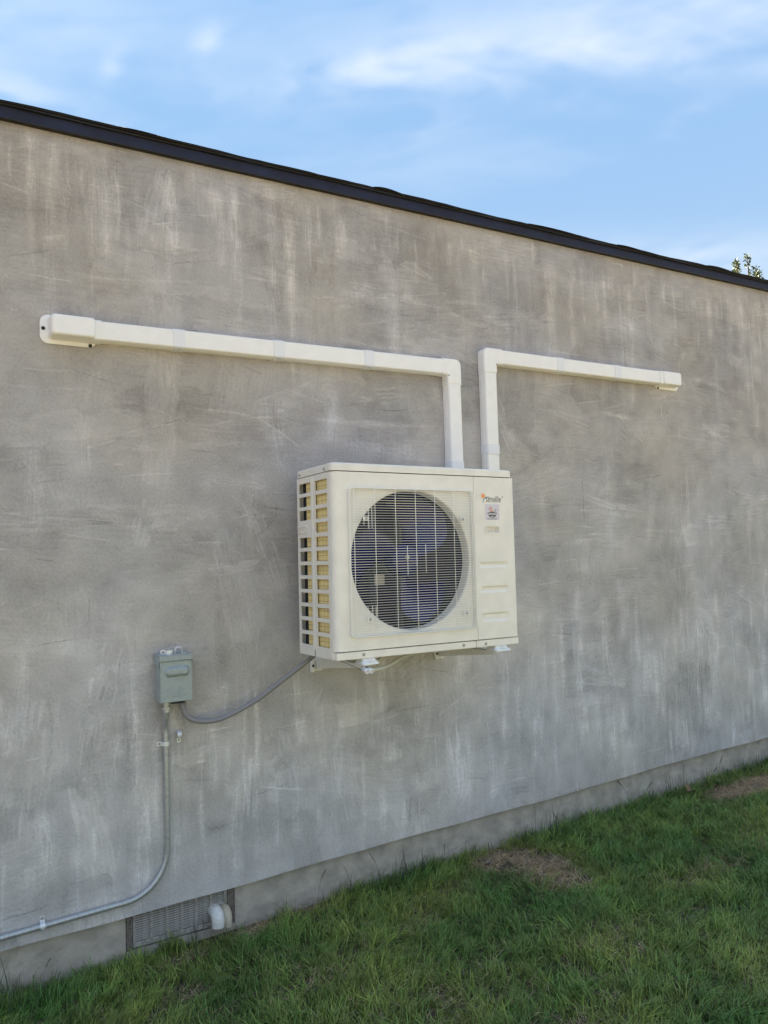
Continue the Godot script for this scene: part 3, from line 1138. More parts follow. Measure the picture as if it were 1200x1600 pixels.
	for q in [[0.0, 0.0], [0.0, 0.0245], [0.001, 0.028], [0.004, 0.0315], [0.010, 0.0335], [0.03, 0.0345]]:
		var ring := PackedVector2Array()
		for v in inset(tc, q[0]) if q[0] > 0.0 else tc:
			ring.append(Vector2(v.x, -v.y))
		ring.reverse()
		rings.append(ring)
		zs.append(q[1])
	loft(st, rings, zs, true, true, Transform3D(Basis(Vector3(1, 0, 0), Vector3(0, 0, -1), Vector3(0, 1, 0)), Vector3(0, H, 0)))
	var cov := obj("top_cover", st, M.cream, ac)
	for p in [Vector3(-0.0015, H + 0.011, 0.1606), Vector3(-0.0015, H + 0.011, 0.4064)]:
		var s := obj("cover_screw", sc, M.screw, cov)
		s.position = p
		s.rotation.y = -PI / 2
	# left side panel: two columns of windows with rounded corners
	st = mb()
	var cols := [[0.126, 0.1437, 0.2655, 0.286], [0.286, 0.3065, 0.4270, 0.4465]]
	var top_y := H - 0.003
	for c in 2:
		var q: Array = cols[c]
		var last := 0.0025
		for k in 12:
			var wy0: float = 0.0470 + 0.05905 * k
			var wy1 := wy0 + 0.0432
			var cy1: float = wy1 + 0.0079 if k < 11 else top_y
			var cy0 := last
			last = cy1
			if c == 0 and k == 8:
				quad(st, Vector3(0, cy0, q[0]), Vector3(0, cy0, q[3]), Vector3(0, cy1, q[3]), Vector3(0, cy1, q[0]), Vector3.LEFT)
				continue
			var hole := rr((q[1] + q[2]) / 2, (wy0 + wy1) / 2, (q[2] - q[1]) / 2, (wy1 - wy0) / 2, 0.007)
			var ins := []
			var outs := []
			var back := []
			for i in hole.size():
				ins.append(Vector3(0, hole[i].y, hole[i].x))
				back.append(Vector3(0.006, hole[i].y, hole[i].x))
				var cr: int = i / 5
				outs.append(Vector3(0, [cy1, cy1, cy0, cy0][cr], [q[3], q[0], q[0], q[3]][cr]))
			ring_to(st, outs, ins, Vector3.LEFT)
			for i in hole.size():
				var j := (i + 1) % hole.size()
				quad(st, ins[i], ins[j], back[j], back[i], Vector3(0, (wy0 + wy1) / 2 - ins[i].y, (q[1] + q[2]) / 2 - ins[i].z))
	# rear corner and the pressed rib between the columns
	quad(st, Vector3(0, 0.0025, 0.126), Vector3(0, top_y, 0.126), Vector3(0.006, top_y, 0.12), Vector3(0.006, 0.0025, 0.12), Vector3(-1, 0, -1))
	quad(st, Vector3(0.006, 0.0025, 0.12), Vector3(0.006, top_y, 0.12), Vector3(0.05, top_y, 0.12), Vector3(0.05, 0.0025, 0.12), Vector3.FORWARD)
	quad(st, Vector3(0, 0.0025, 0.4465), Vector3(0, top_y, 0.4465), Vector3(0.02, top_y, 0.4465), Vector3(0.02, 0.0025, 0.4465), Vector3.BACK)
	quad(st, Vector3(0, 0.0025, 0.126), Vector3(0, 0.0025, 0.4465), Vector3(0.006, 0.0025, 0.4465), Vector3(0.006, 0.0025, 0.126), Vector3.DOWN)
	var side := obj("side_panel", st, M.cream, ac)
	st = mb()
	box(st, Vector3(-0.0035, 0.035, 0.2825), Vector3(0.0005, 0.758, 0.2895), 0.0015)
	obj("side_rib", st, M.cream, side)
	st = mb()
	box(st, Vector3(-0.0015, 0.004, 0.2845), Vector3(0.001, 0.030, 0.2875), 0.0005)
	obj("cable_tie", st, M.black, side)
	# grip on the side panel: a scoop with a hooded top
	st = mb()
	box(st, Vector3(-0.005, 0.5225, 0.132), Vector3(-0.0005, 0.5290, 0.222), 0.002)
	box(st, Vector3(-0.005, 0.5475, 0.132), Vector3(-0.0005, 0.5580, 0.222), 0.002)
	box(st, Vector3(-0.0045, 0.5295, 0.212), Vector3(-0.0005, 0.5470, 0.222), 0.002)
	box(st, Vector3(-0.0062, 0.5440, 0.136), Vector3(-0.0051, 0.5475, 0.210), 0.0003)
	obj("side_grip", st, M.cream, side)
	# golden fins seen through the windows, the dark return bend behind
	st = mb()
	for v in [[0.195, 0.02, 0, 1], [0.195, 0.76, 0, 0], [0.445, 0.76, 1, 0], [0.195, 0.02, 0, 1], [0.445, 0.76, 1, 0], [0.445, 0.02, 1, 1]]:
		st.set_uv(Vector2(v[2], v[3]))
		st.add_vertex(Vector3(0.013, v[1], v[0]))
	for v in [[0.02, 0, 1], [0.76, 0, 0], [0.76, 1, 0], [0.02, 0, 1], [0.76, 1, 0], [0.02, 1, 1]]:
		st.set_uv(Vector2(v[1] * 0.15, v[2]))
		st.add_vertex(Vector3(0.013 + 0.030 * v[1], v[0], 0.195))
	obj("coil", st, M.gold, ac)
	st = mb()
	box(st, Vector3(0.030, 0.02, 0.128), Vector3(0.044, 0.76, 0.193))
	for z in [0.135, 0.148, 0.162]:
		box(st, Vector3(0.026, 0.02, z), Vector3(0.0295, 0.76, z + 0.004))
	obj("coil_return", st, M.coil_dark, ac)
	# inside of the cabinet
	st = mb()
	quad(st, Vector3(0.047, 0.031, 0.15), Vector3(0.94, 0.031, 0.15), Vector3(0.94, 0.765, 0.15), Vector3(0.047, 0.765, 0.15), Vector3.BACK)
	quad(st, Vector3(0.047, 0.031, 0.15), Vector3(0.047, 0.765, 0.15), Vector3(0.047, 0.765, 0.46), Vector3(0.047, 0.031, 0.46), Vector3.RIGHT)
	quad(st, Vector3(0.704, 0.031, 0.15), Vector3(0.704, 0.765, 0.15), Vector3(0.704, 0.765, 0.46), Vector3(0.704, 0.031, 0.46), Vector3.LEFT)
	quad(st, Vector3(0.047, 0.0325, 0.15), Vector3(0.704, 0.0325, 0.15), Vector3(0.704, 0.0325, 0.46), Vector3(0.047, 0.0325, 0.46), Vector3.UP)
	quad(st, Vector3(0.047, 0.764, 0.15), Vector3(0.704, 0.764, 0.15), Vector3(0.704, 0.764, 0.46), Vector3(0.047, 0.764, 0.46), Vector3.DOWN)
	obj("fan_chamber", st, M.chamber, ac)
	st = mb()
	box(st, Vector3(0.05, 0.031, ZB), Vector3(AW - 0.0005, H - 0.001, 0.148))
	box(st, Vector3(0.71, 0.031, 0.149), Vector3(AW - 0.0005, H - 0.001, 0.299))
	obj("rear_panel", st, M.cream, ac)
	make_fan(ac, C)
	make_grille(ac, C)


func make_fan(ac: Node3D, C: Vector2) -> void:
	# motor stand
	var st := mb()
	for x in [0.315, 0.335, 0.455, 0.475]:
		box(st, Vector3(x - 0.0045, 0.034, 0.20), Vector3(x + 0.0045, 0.76, 0.215), 0.001)
	obj("motor_stand", st, paint(lin(0.10, 0.12, 0.16), 0.4, 0.6), ac)
	st = mb()
	lathe(st, [[0.0, 0.22], [0.062, 0.22], [0.066, 0.225], [0.066, 0.30], [0.05, 0.315], [0.0, 0.315]], Transform3D(Basis(), Vector3(C.x + 0.01, C.y, 0)), 28)
	var mo := obj("motor", st, paint(lin(0.07, 0.07, 0.08), 0.5), ac)
	st = mb()
	box(st, Vector3(0.268, 0.290, 0.327), Vector3(0.318, 0.338, 0.332), 0.0015)
	obj("motor_label", st, paint(lin(0.42, 0.38, 0.30), 0.6), mo)
	var fan := obj("fan", fan_hub(C), M.navy, ac)
	for k in 3:
		obj("blade", fan_blade(C, TAU * k / 3 + 0.72), M.navy, fan)
	st = mb()
	lathe(st, [[0.0, 0.012], [0.006, 0.012], [0.006, 0.004], [0.011, 0.004], [0.011, 0.0]], Transform3D(Basis(), Vector3(C.x - 0.005, C.y + 0.012, 0.425)), 6, false)
	obj("shaft_nut", st, M.screw, fan)


func fan_hub(C: Vector2) -> SurfaceTool:
	var st := mb()
	lathe(st, [[0.070, 0.335], [0.070, 0.405], [0.064, 0.418], [0.030, 0.424], [0.0, 0.425]], Transform3D(Basis(), Vector3(C.x, C.y, 0)), 36)
	return st


func fan_blade(C: Vector2, turn: float) -> SurfaceTool:
	var st := mb()
	st.set_smooth_group(1)
	var nr := 14
	var na := 14
	var at := func(i: int, j: int) -> Vector3:
		var f := float(i) / nr
		var g := float(j) / na
		var r := lerpf(0.066, 0.283, f)
		var half := lerpf(0.45, 0.60, ss(0.0, 0.8, f)) * (1.0 - 0.22 * ss(0.8, 1.0, f) * absf(g * 2 - 1))
		var a := turn + 0.55 * f * f + half * (g * 2.0 - 1.0)
		var pitch := lerpf(0.052, 0.068, f)
		var z := 0.372 + pitch * (g * 2.0 - 1.0) * -0.85 + 0.018 * (1.0 - pow(g * 2 - 1, 2.0)) - 0.012 * f
		return Vector3(C.x + cos(a) * r, C.y + sin(a) * r, z)
	for i in nr:
		for j in na:
			quad(st, at.call(i, j), at.call(i + 1, j), at.call(i + 1, j + 1), at.call(i, j + 1), Vector3.BACK)
	return st


func make_grille(ac: Node3D, C: Vector2) -> void:
	var gx0 := 0.072
	var gx1 := 0.702
	var gy0 := 0.0885
	var gy1 := 0.6975
	var zg := ZF + 0.013
	var st := mb()
	# outer frame wire with rounded corners, standing off the panel on short returns
	for z in [ZF + 0.003, zg]:
		var p := []
		for v in rr((gx0 + gx1) / 2, (gy0 + gy1) / 2, (gx1 - gx0) / 2, (gy1 - gy0) / 2, 0.016, 4):
			p.append(Vector3(v.x, v.y, z))
		p.append(p[0])
		tube(st, p, 0.0019, 8, false, false)
	var g := obj("grille", st, M.grille, ac)
	# horizontal wires: each turns back to the panel at both ends
	var n := 57
	var hw := mb()
	tube(hw, [Vector3(gx0, 0, -0.012), Vector3(gx0, 0, -0.003), Vector3(gx0 + 0.003, 0, 0), Vector3(gx1 - 0.003, 0, 0), Vector3(gx1, 0, -0.003), Vector3(gx1, 0, -0.012)], 0.00105, 6)
	hw.generate_normals()
	var hm: ArrayMesh = hw.commit()
	for i in n:
		obj("wire", hm, M.grille, g).position = Vector3(0, lerpf(gy0 + 0.008, gy1 - 0.008, float(i) / (n - 1)), zg)
	var vm := mb()
	tube(vm, [Vector3(0, gy0, -0.012), Vector3(0, gy0, -0.003), Vector3(0, gy0 + 0.003, 0), Vector3(0, gy1 - 0.003, 0), Vector3(0, gy1, -0.003), Vector3(0, gy1, -0.012)], 0.0014, 6)
	vm.generate_normals()
	var vmm: ArrayMesh = vm.commit()
	for x in [0.090, 0.189, 0.288, 0.388, 0.487, 0.586, 0.684]:
		obj("upright_wire", vmm, M.grille, g).position = Vector3(x, 0, zg + 0.0028)
	# short stiffeners at the hub and the fixing points
	var shorts := [[0.342, 0.335, 0.457], [0.4345, 0.341, 0.462]]
	for c in [[0.135, 0.575], [0.625, 0.575], [0.145, 0.165], [0.630, 0.165]]:
		shorts.append([c[0], c[1] - 0.03, c[1] + 0.045])
		shorts.append([c[0] + 0.022, c[1] - 0.045, c[1] + 0.05])
		shorts.append([c[0] + 0.038, c[1] - 0.045, c[1] + 0.045])
	for s in shorts:
		st = mb()
		tube(st, [Vector3(s[0], s[1], zg + 0.0027), Vector3(s[0], s[2], zg + 0.0027)], 0.0012, 6)
		obj("stiffener", st, M.grille, g)
	for c in [[0.150, 0.572], [0.640, 0.572], [0.158, 0.158], [0.645, 0.158]]:
		st = mb()
		box(st, Vector3(c[0] - 0.012, c[1] - 0.008, ZF + 0.001), Vector3(c[0] + 0.012, c[1] + 0.008, zg - 0.003), 0.002)
		obj("fixing_clip", st, M.grille, g)
		var s := obj("clip_screw", screw_shape(0.005, 0.003), M.screw, g)
		s.position = Vector3(c[0], c[1], zg - 0.003)


func words(text: String, size: float, m: Material, parent: Node, called: String, at: Vector3, font := "Droid Sans", bold := 400) -> MeshInstance3D:
	var t := TextMesh.new()
	t.text = text
	var f := SystemFont.new()
	f.font_names = PackedStringArray([font])
	f.font_weight = bold
	t.font = f
	t.font_size = 64
	t.pixel_size = size / 64.0
	t.depth = 0.0006
	t.curve_step = 1.0
	var o := obj(called, t, m, parent)
	o.position = at
	return o


func make_emblem(sp: Node3D) -> void:
	# maker's badge: half sun, teal arc, grey lettering
	var z := ZF + 0.0004
	var orange := paint(lin(0.85, 0.27, 0.02), 0.4)
	var teal := paint(lin(0.02, 0.10, 0.17), 0.4)
	var ink := paint(lin(0.055, 0.065, 0.08), 0.45)
	var st := mb()
	var c := Vector3(0.764, 0.6775, z)
	for k in 20:
		var a := TAU * k / 20
		var b := TAU * (k + 1) / 20
		tri(st, c, c + Vector3(cos(a), sin(a), 0) * 0.008, c + Vector3(cos(b), sin(b), 0) * 0.008, Vector3.BACK)
	for k in 15:
		var a := TAU * k / 15 + 0.1
		var d := Vector3(cos(a), sin(a), 0)
		var p := Vector3(-d.y, d.x, 0)
		if a > 3.9 and a < 5.9:
			continue
		tri(st, c + d * 0.0105 - p * 0.0016, c + d * 0.0105 + p * 0.0016, c + d * (0.020 if k % 2 else 0.016), Vector3.BACK)
	var b0 := obj("badge_sun", st, orange, sp)
	st = mb()
	var ac := Vector3(0.790, 0.650, z + 0.0004)
	for k in 16:
		var q := []
		for e in 2:
			var t := float(k + e) / 16
			var a := lerpf(3.30, 1.05, t)
			var wd := 0.0034 * pow(sin(PI * (0.12 + 0.85 * t)), 0.7) + 0.0003
			var d := Vector3(cos(a) * 0.0265, sin(a) * 0.0225, 0)
			q.append(ac + d)
			q.append(ac + d * (1.0 + wd / 0.0245))
		quad(st, q[0], q[2], q[3], q[1], Vector3.BACK)
	obj("badge_arc", st, teal, sp)
	var t := words("senville", 0.0285, ink, sp, "badge_lettering", Vector3(0.8215, 0.6635, z))
	t.scale = Vector3(0.92, 1.25, 1)
	words("®", 0.008, ink, sp, "badge_mark", Vector3(0.8745, 0.676, z))
	# installer's sticker: pale square, pink figure, dark bowl-shaped band with white lettering, a small line of print
	st = mb()
	box(st, Vector3(0.7715, 0.5705, ZF), Vector3(0.8525, 0.6405, ZF + 0.0006))
	var s := obj("sticker", st, paint(lin(0.66, 0.63, 0.71), 0.35), sp)
	var zz := ZF + 0.0009
	st = mb()
	for e in [[0.806, 0.6165, 0.009, 0.0125], [0.812, 0.6075, 0.0085, 0.010], [0.8005, 0.6245, 0.005, 0.005]]:
		for k in 18:
			var a := TAU * k / 18
			var b := TAU * (k + 1) / 18
			tri(st, Vector3(e[0], e[1], zz), Vector3(e[0] + cos(a) * e[2], e[1] + sin(a) * e[3], zz), Vector3(e[0] + cos(b) * e[2], e[1] + sin(b) * e[3], zz), Vector3.BACK)
		zz += 0.0002
	obj("sticker_figure", st, paint(lin(0.72, 0.42, 0.38), 0.5), s)
	st = mb()
	var bowl := PackedVector2Array([Vector2(0.784, 0.6025), Vector2(0.789, 0.594), Vector2(0.793, 0.5865), Vector2(0.803, 0.5805), Vector2(0.822, 0.5805), Vector2(0.831, 0.5865), Vector2(0.834, 0.594), Vector2(0.838, 0.6025), Vector2(0.826, 0.6045), Vector2(0.811, 0.6075), Vector2(0.796, 0.6045)])
	prism(st, bowl, ZF + 0.0006, ZF + 0.0018)
	obj("sticker_band", st, paint(lin(0.035, 0.02, 0.03), 0.5), s)
	for w in [[0.789, 0.617, 0.799, 0.622], [0.8, 0.626, 0.806, 0.630], [0.826, 0.613, 0.835, 0.617], [0.83, 0.619, 0.838, 0.615], [0.823, 0.608, 0.833, 0.610]]:
		st = mb()
		tube(st, [Vector3(w[0], w[1], ZF + 0.0016), Vector3(w[2], w[3], ZF + 0.0016)], 0.0009, 5)
		obj("sticker_linework", st, paint(lin(0.12, 0.10, 0.20), 0.5), s)
	words("MEARS", 0.0135, M.white, s, "sticker_lettering", Vector3(0.811, 0.5965, ZF + 0.0022), "Droid Sans", 700)
	st = mb()
	for w in [[0.798, 0.824, 0.5865], [0.802, 0.820, 0.5835]]:
		box(st, Vector3(w[0], w[2] - 0.0007, ZF + 0.0019), Vector3(w[1], w[2] + 0.0007, ZF + 0.0022))
	obj("sticker_rule", st, M.white, s)
	st = mb()
	var x := 0.783
	for w in [0.006, 0.009, 0.003, 0.010, 0.004, 0.012]:
		box(st, Vector3(x, 0.5725, ZF + 0.0007), Vector3(x + w, 0.5755, ZF + 0.001))
		x += w + 0.0022
	obj("sticker_print", st, M.black, s)


# ---------------------------------------------------------------- wall bracket that carries the unit
func make_bracket() -> void:
	var b := thing("wall_bracket", "pale steel wall bracket with two arms under the outdoor air conditioner unit", "bracket", Vector3(0, 1.143, 0))
	b.rotation.z = -0.0093
	for x in [0.131, 0.812]:
		# arm: a channel that is deep at the wall and shallow at its tip
		var st := mb()
		var side := PackedVector2Array([Vector2(0.003, -0.092), Vector2(0.20, -0.066), Vector2(0.465, -0.040), Vector2(0.475, -0.032), Vector2(0.475, -0.0265), Vector2(0.003, -0.0265)])
		# the outline is drawn in z and y, and given its thickness along x
		var xf := Transform3D(Basis(Vector3(0, 0, 1), Vector3(0, 1, 0), Vector3(-1, 0, 0)), Vector3(x + 0.0015, 0, 0))
		prism(st, side, 0.0, 0.003, 0.0006, xf)
		box(st, Vector3(x + 0.0016, -0.0295, 0.004), Vector3(x + 0.034, -0.0265, 0.475), 0.0006)
		for k in 8:
			var za := lerpf(0.004, 0.46, k / 8.0)
			var zb := lerpf(0.004, 0.46, (k + 1) / 8.0)
			var ya := lerpf(-0.0915, -0.0405, k / 8.0)
			var yb := lerpf(-0.0915, -0.0405, (k + 1) / 8.0)
			quad(st, Vector3(x + 0.0016, ya, za), Vector3(x + 0.012, ya, za), Vector3(x + 0.012, yb, zb), Vector3(x + 0.0016, yb, zb), Vector3.DOWN)
		var arm := obj("arm", st, M.bracket, b)
		# the upright plate against the wall
		st = mb()
		box(st, Vector3(x - 0.028, -0.100, 0.0015), Vector3(x + 0.034, -0.030, 0.0045), 0.001)
		box(st, Vector3(x - 0.028, -0.103, 0.0046), Vector3(x - 0.012, -0.046, 0.020), 0.002)
		obj("wall_plate", st, M.bracket, arm)
		var s := obj("plate_bolt", screw_shape(0.0045, 0.004), M.dark, arm)
		s.position = Vector3(x - 0.020, -0.074, 0.020)
	# cross rail between the plates
	var rail := mb()
	box(rail, Vector3(0.166, -0.066, 0.002), Vector3(0.783, -0.030, 0.010), 0.002)
	obj("cross_rail", rail, M.bracket, b)
	# feet of the unit on the arms: pressed plates that flare out to the front
	for f in [[0.158, 0.040], [0.845, 0.044]]:
		var st := mb()
		var lo := rr(f[0], 0.445, f[1], 0.040, 0.012, 3)
		var hi := rr(f[0], 0.437, f[1] * 0.78, 0.030, 0.010, 3)
		var up := Transform3D(Basis(Vector3(1, 0, 0), Vector3(0, 0, 1), Vector3(0, -1, 0)), Vector3.ZERO)
		loft(st, [hi, hi, lo, lo], [0.0012, 0.008, 0.020, 0.0245], true, true, up)
		var foot := obj("foot", st, M.white, b)
		st = mb()
		lathe(st, [[0.0, 0.0], [0.011, 0.0], [0.011, 0.007], [0.0, 0.007]], Transform3D(Basis(Vector3(1, 0, 0), Vector3(0, 0, -1), Vector3(0, 1, 0)), Vector3(f[0] + 0.004, -0.0115, 0.474)), 6, false)
		obj("foot_bolt", st, M.white, foot)
	# two white tubes tied under the front of the left arm, a pale hose running back to the wall
	var pt := thing("drain_tube_pair", "pair of white tube ends with a pale hose under the unit's left front foot", "hose", Vector3(0, 1.143, 0))
	pt.rotation.z = -0.0093
	for x in [0.131, 0.150]:
		var st := mb()
		lathe(st, [[0.0, 0.0], [0.0105, 0.0], [0.0105, 0.040], [0.0098, 0.046], [0.0065, 0.047], [0.0060, 0.030], [0.0, 0.030]], Transform3D(Basis(Vector3(1, 0, 0), Vector3(0, 0.94, -0.34), Vector3(0, 0.34, 0.94)).orthonormalized() * Basis(Vector3.RIGHT, 0.55), Vector3(x, -0.041, 0.455)), 16)
		obj("tube_end", st, M.white, pt)
	var st := mb()
	tube(st, curve([Vector3(0.152, -0.047, 0.455), Vector3(0.20, -0.055, 0.43), Vector3(0.30, -0.055, 0.37), Vector3(0.42, -0.042, 0.28), Vector3(0.56, -0.030, 0.20), Vector3(0.68, -0.012, 0.16)], 6), 0.0085, 10)
	obj("hose", st, M.hose, pt)
	st = mb()
	tube(st, curve([Vector3(0.17, -0.028, 0.44), Vector3(0.22, -0.034, 0.40), Vector3(0.27, -0.024, 0.36), Vector3(0.30, -0.004, 0.33)], 6), 0.0075, 10)
	obj("hose", st, M.hose, pt)
	st = mb()
	tube(st, curve([Vector3(0.04, -0.001, 0.40), Vector3(0.07, -0.018, 0.44), Vector3(0.10, -0.035, 0.46), Vector3(0.122, -0.046, 0.462)], 6), 0.0012, 5)
	obj("tie_wire", st, M.black, pt)


# ---------------------------------------------------------------- line-set covers
func duct_profile(grow := 0.0) -> PackedVector2Array:
	# cross-section of the cover: x across, y away from the wall; counter-clockwise
	var g := grow
	return PackedVector2Array([Vector2(-0.0415 - g, 0.0015), Vector2(0.0415 + g, 0.0015), Vector2(0.0415 + g, 0.030), Vector2(0.0400 + g, 0.0315), Vector2(0.0400 + g, 0.0440), Vector2(0.0365 + g * 0.7, 0.0525 + g * 0.7), Vector2(0.0335 + g * 0.5, 0.0545 + g), Vector2(-0.0335 - g * 0.5, 0.0545 + g), Vector2(-0.0365 - g * 0.7, 0.0525 + g * 0.7), Vector2(-0.0400 - g, 0.0440), Vector2(-0.0400 - g, 0.0315), Vector2(-0.0415 - g, 0.030)])


func along(a: Vector3, b: Vector3) -> Transform3D:
	# local z runs from a to b, local y points away from the wall
	var z := (b - a).normalized()
	var y := Vector3.BACK
	return Transform3D(Basis(y.cross(z).normalized(), y, z), a)


func duct(called: String, parent: Node, a: Vector3, b: Vector3, grow: float, m: Material) -> MeshInstance3D:
	var st := mb()
	prism(st, duct_profile(grow), 0.0, a.distance_to(b), 0.0, along(a, b))
	return obj(called, st, m, parent)


func coupling(parent: Node, c: Vector3, dir: Vector3, ln := 0.05, clip := -1.0) -> void:
	var o := duct("coupling", parent, c - dir * ln / 2, c + dir * ln / 2, 0.0035, M.strap_white)
	var st := mb()
	var xf := along(c, c + dir)
	box(st, Vector3(-0.004, 0.046, -0.006), Vector3(0.0025, 0.049, 0.006), 0.0008, xf * Transform3D(Basis(), Vector3(clip * 0.0425, 0, 0)))
	obj("clip", st, M.screw, o)


func elbow(parent: Node, corner: Vector3, hdir: float, hl: float, vl: float) -> void:
	# flat right-angle piece; corner is where the two centre lines meet; the arms run hdir along x and down
	var st := mb()
	var w := 0.0435
	var p := PackedVector2Array()
	# drawn for an arm to the left (hdir -1) and mirrored for the other
	p.append(Vector2(-hl, w))
	p.append(Vector2(-hl, -w))
	p.append(Vector2(-w - 0.004, -w))
	p.append(Vector2(-w, -w - 0.004))
	p.append(Vector2(-w, -vl))
	p.append(Vector2(w, -vl))
	for i in 9:
		var a := PI / 2 * i / 8
		p.append(Vector2(w - 0.034 + 0.034 * cos(a), w - 0.034 + 0.034 * sin(a)))
	if hdir > 0.0:
		for i in p.size():
			p[i].x = -p[i].x
		p.reverse()
	loft(st, [p, p, inset(p, 0.0025), inset(p, 0.0075)], [0.0015, 0.046, 0.054, 0.0572], true, true, Transform3D(Basis(), corner))
	var o := obj("elbow", st, M.cover_white, parent)
	var s := obj("elbow_screw", screw_shape(0.0035, 0.002), M.screw, o)
	s.position = corner + Vector3(w * hdir * 0.86, -w * 0.82 - 0.01, 0.0575)


func end_cap(parent: Node, c: Vector3, dir: float, deep: float) -> void:
	# c: where the straight run ends; the hood lies beyond it (dir along x) on a flange with rounded corners
	var st := mb()
	var fl := rr(c.x + dir * 0.112, c.y - 0.004, 0.106, 0.058, 0.03, 6)
	prism(st, fl, 0.0012, 0.0065, 0.002)
	var o := obj("end_cap", st, M.cover_white, parent)
	st = mb()
	var rings := []
	for q in [[0.098, 0.0455], [0.0965, 0.0435], [0.094, 0.0415], [0.090, 0.0385], [0.085, 0.034]]:
		rings.append(rr(c.x + dir * (0.104 - (0.098 - q[0]) * 0.3), c.y, q[0] - 0.012, q[1], 0.014, 4))
	loft(st, rings, [0.006, deep * 0.45, deep * 0.86, deep * 0.965, deep], true, true)
	obj("hood", st, M.cover_white, o)
	duct("collar", o, c + Vector3(dir * 0.05, 0, 0), c + Vector3(dir * -0.006, 0, 0), 0.004, M.cover_white)
	for s in [[0.206, 0.0], [0.030, -0.052]]:
		var q := obj("cap_screw", screw_shape(0.0058, 0.004), M.black, o)
		q.position = Vector3(c.x + dir * s[0], c.y + s[1] - 0.003, 0.0065)


func make_pipe_covers() -> void:
	var a := thing("pipe_cover", "longer white pipe cover running left from the unit to a rounded end cap", "pipe cover")
	var k := Vector3(0.941, 2.5205, 0)
	var s := Vector3(-0.806, 2.5025, 0)
	var d := (k - s).normalized()
	duct("straight_run", a, s, k - d * 0.06, 0.0, M.cover_white)
	duct("drop_run", a, k + Vector3(0, -0.06, 0), Vector3(0.9395, 1.93, 0), 0.0, M.cover_white)
	elbow(a, k, -1.0, 0.070, 0.092)
	end_cap(a, s, -1.0, 0.083)
	for t in [-0.485, -0.030, 0.438]:
		coupling(a, s + d * ((t - s.x) / d.x), d, 0.05, -1.0)
	coupling(a, Vector3(0.940, 2.005, 0), Vector3.DOWN, 0.05, -0.82)
	var b := thing("pipe_cover", "shorter white pipe cover running right from the unit to a square end", "pipe cover")
	var k2 := Vector3(1.1795, 2.6065, 0)
	var e := Vector3(2.508, 2.6085, 0)
	var d2 := (e - k2).normalized()
	duct("straight_run", b, k2 + d2 * 0.06, e, 0.0, M.cover_white)
	duct("drop_run", b, k2 + Vector3(0, -0.06, 0), Vector3(1.175, 1.93, 0), 0.0, M.cover_white)
	elbow(b, k2, 1.0, 0.085, 0.095)
	end_cap(b, e, 1.0, 0.066)
	for t in [1.682, 2.138]:
		coupling(b, k2 + d2 * (t - k2.x), d2, 0.05, 1.0)
	coupling(b, Vector3(1.1765, 2.103, 0), Vector3.DOWN, 0.052, -0.82)


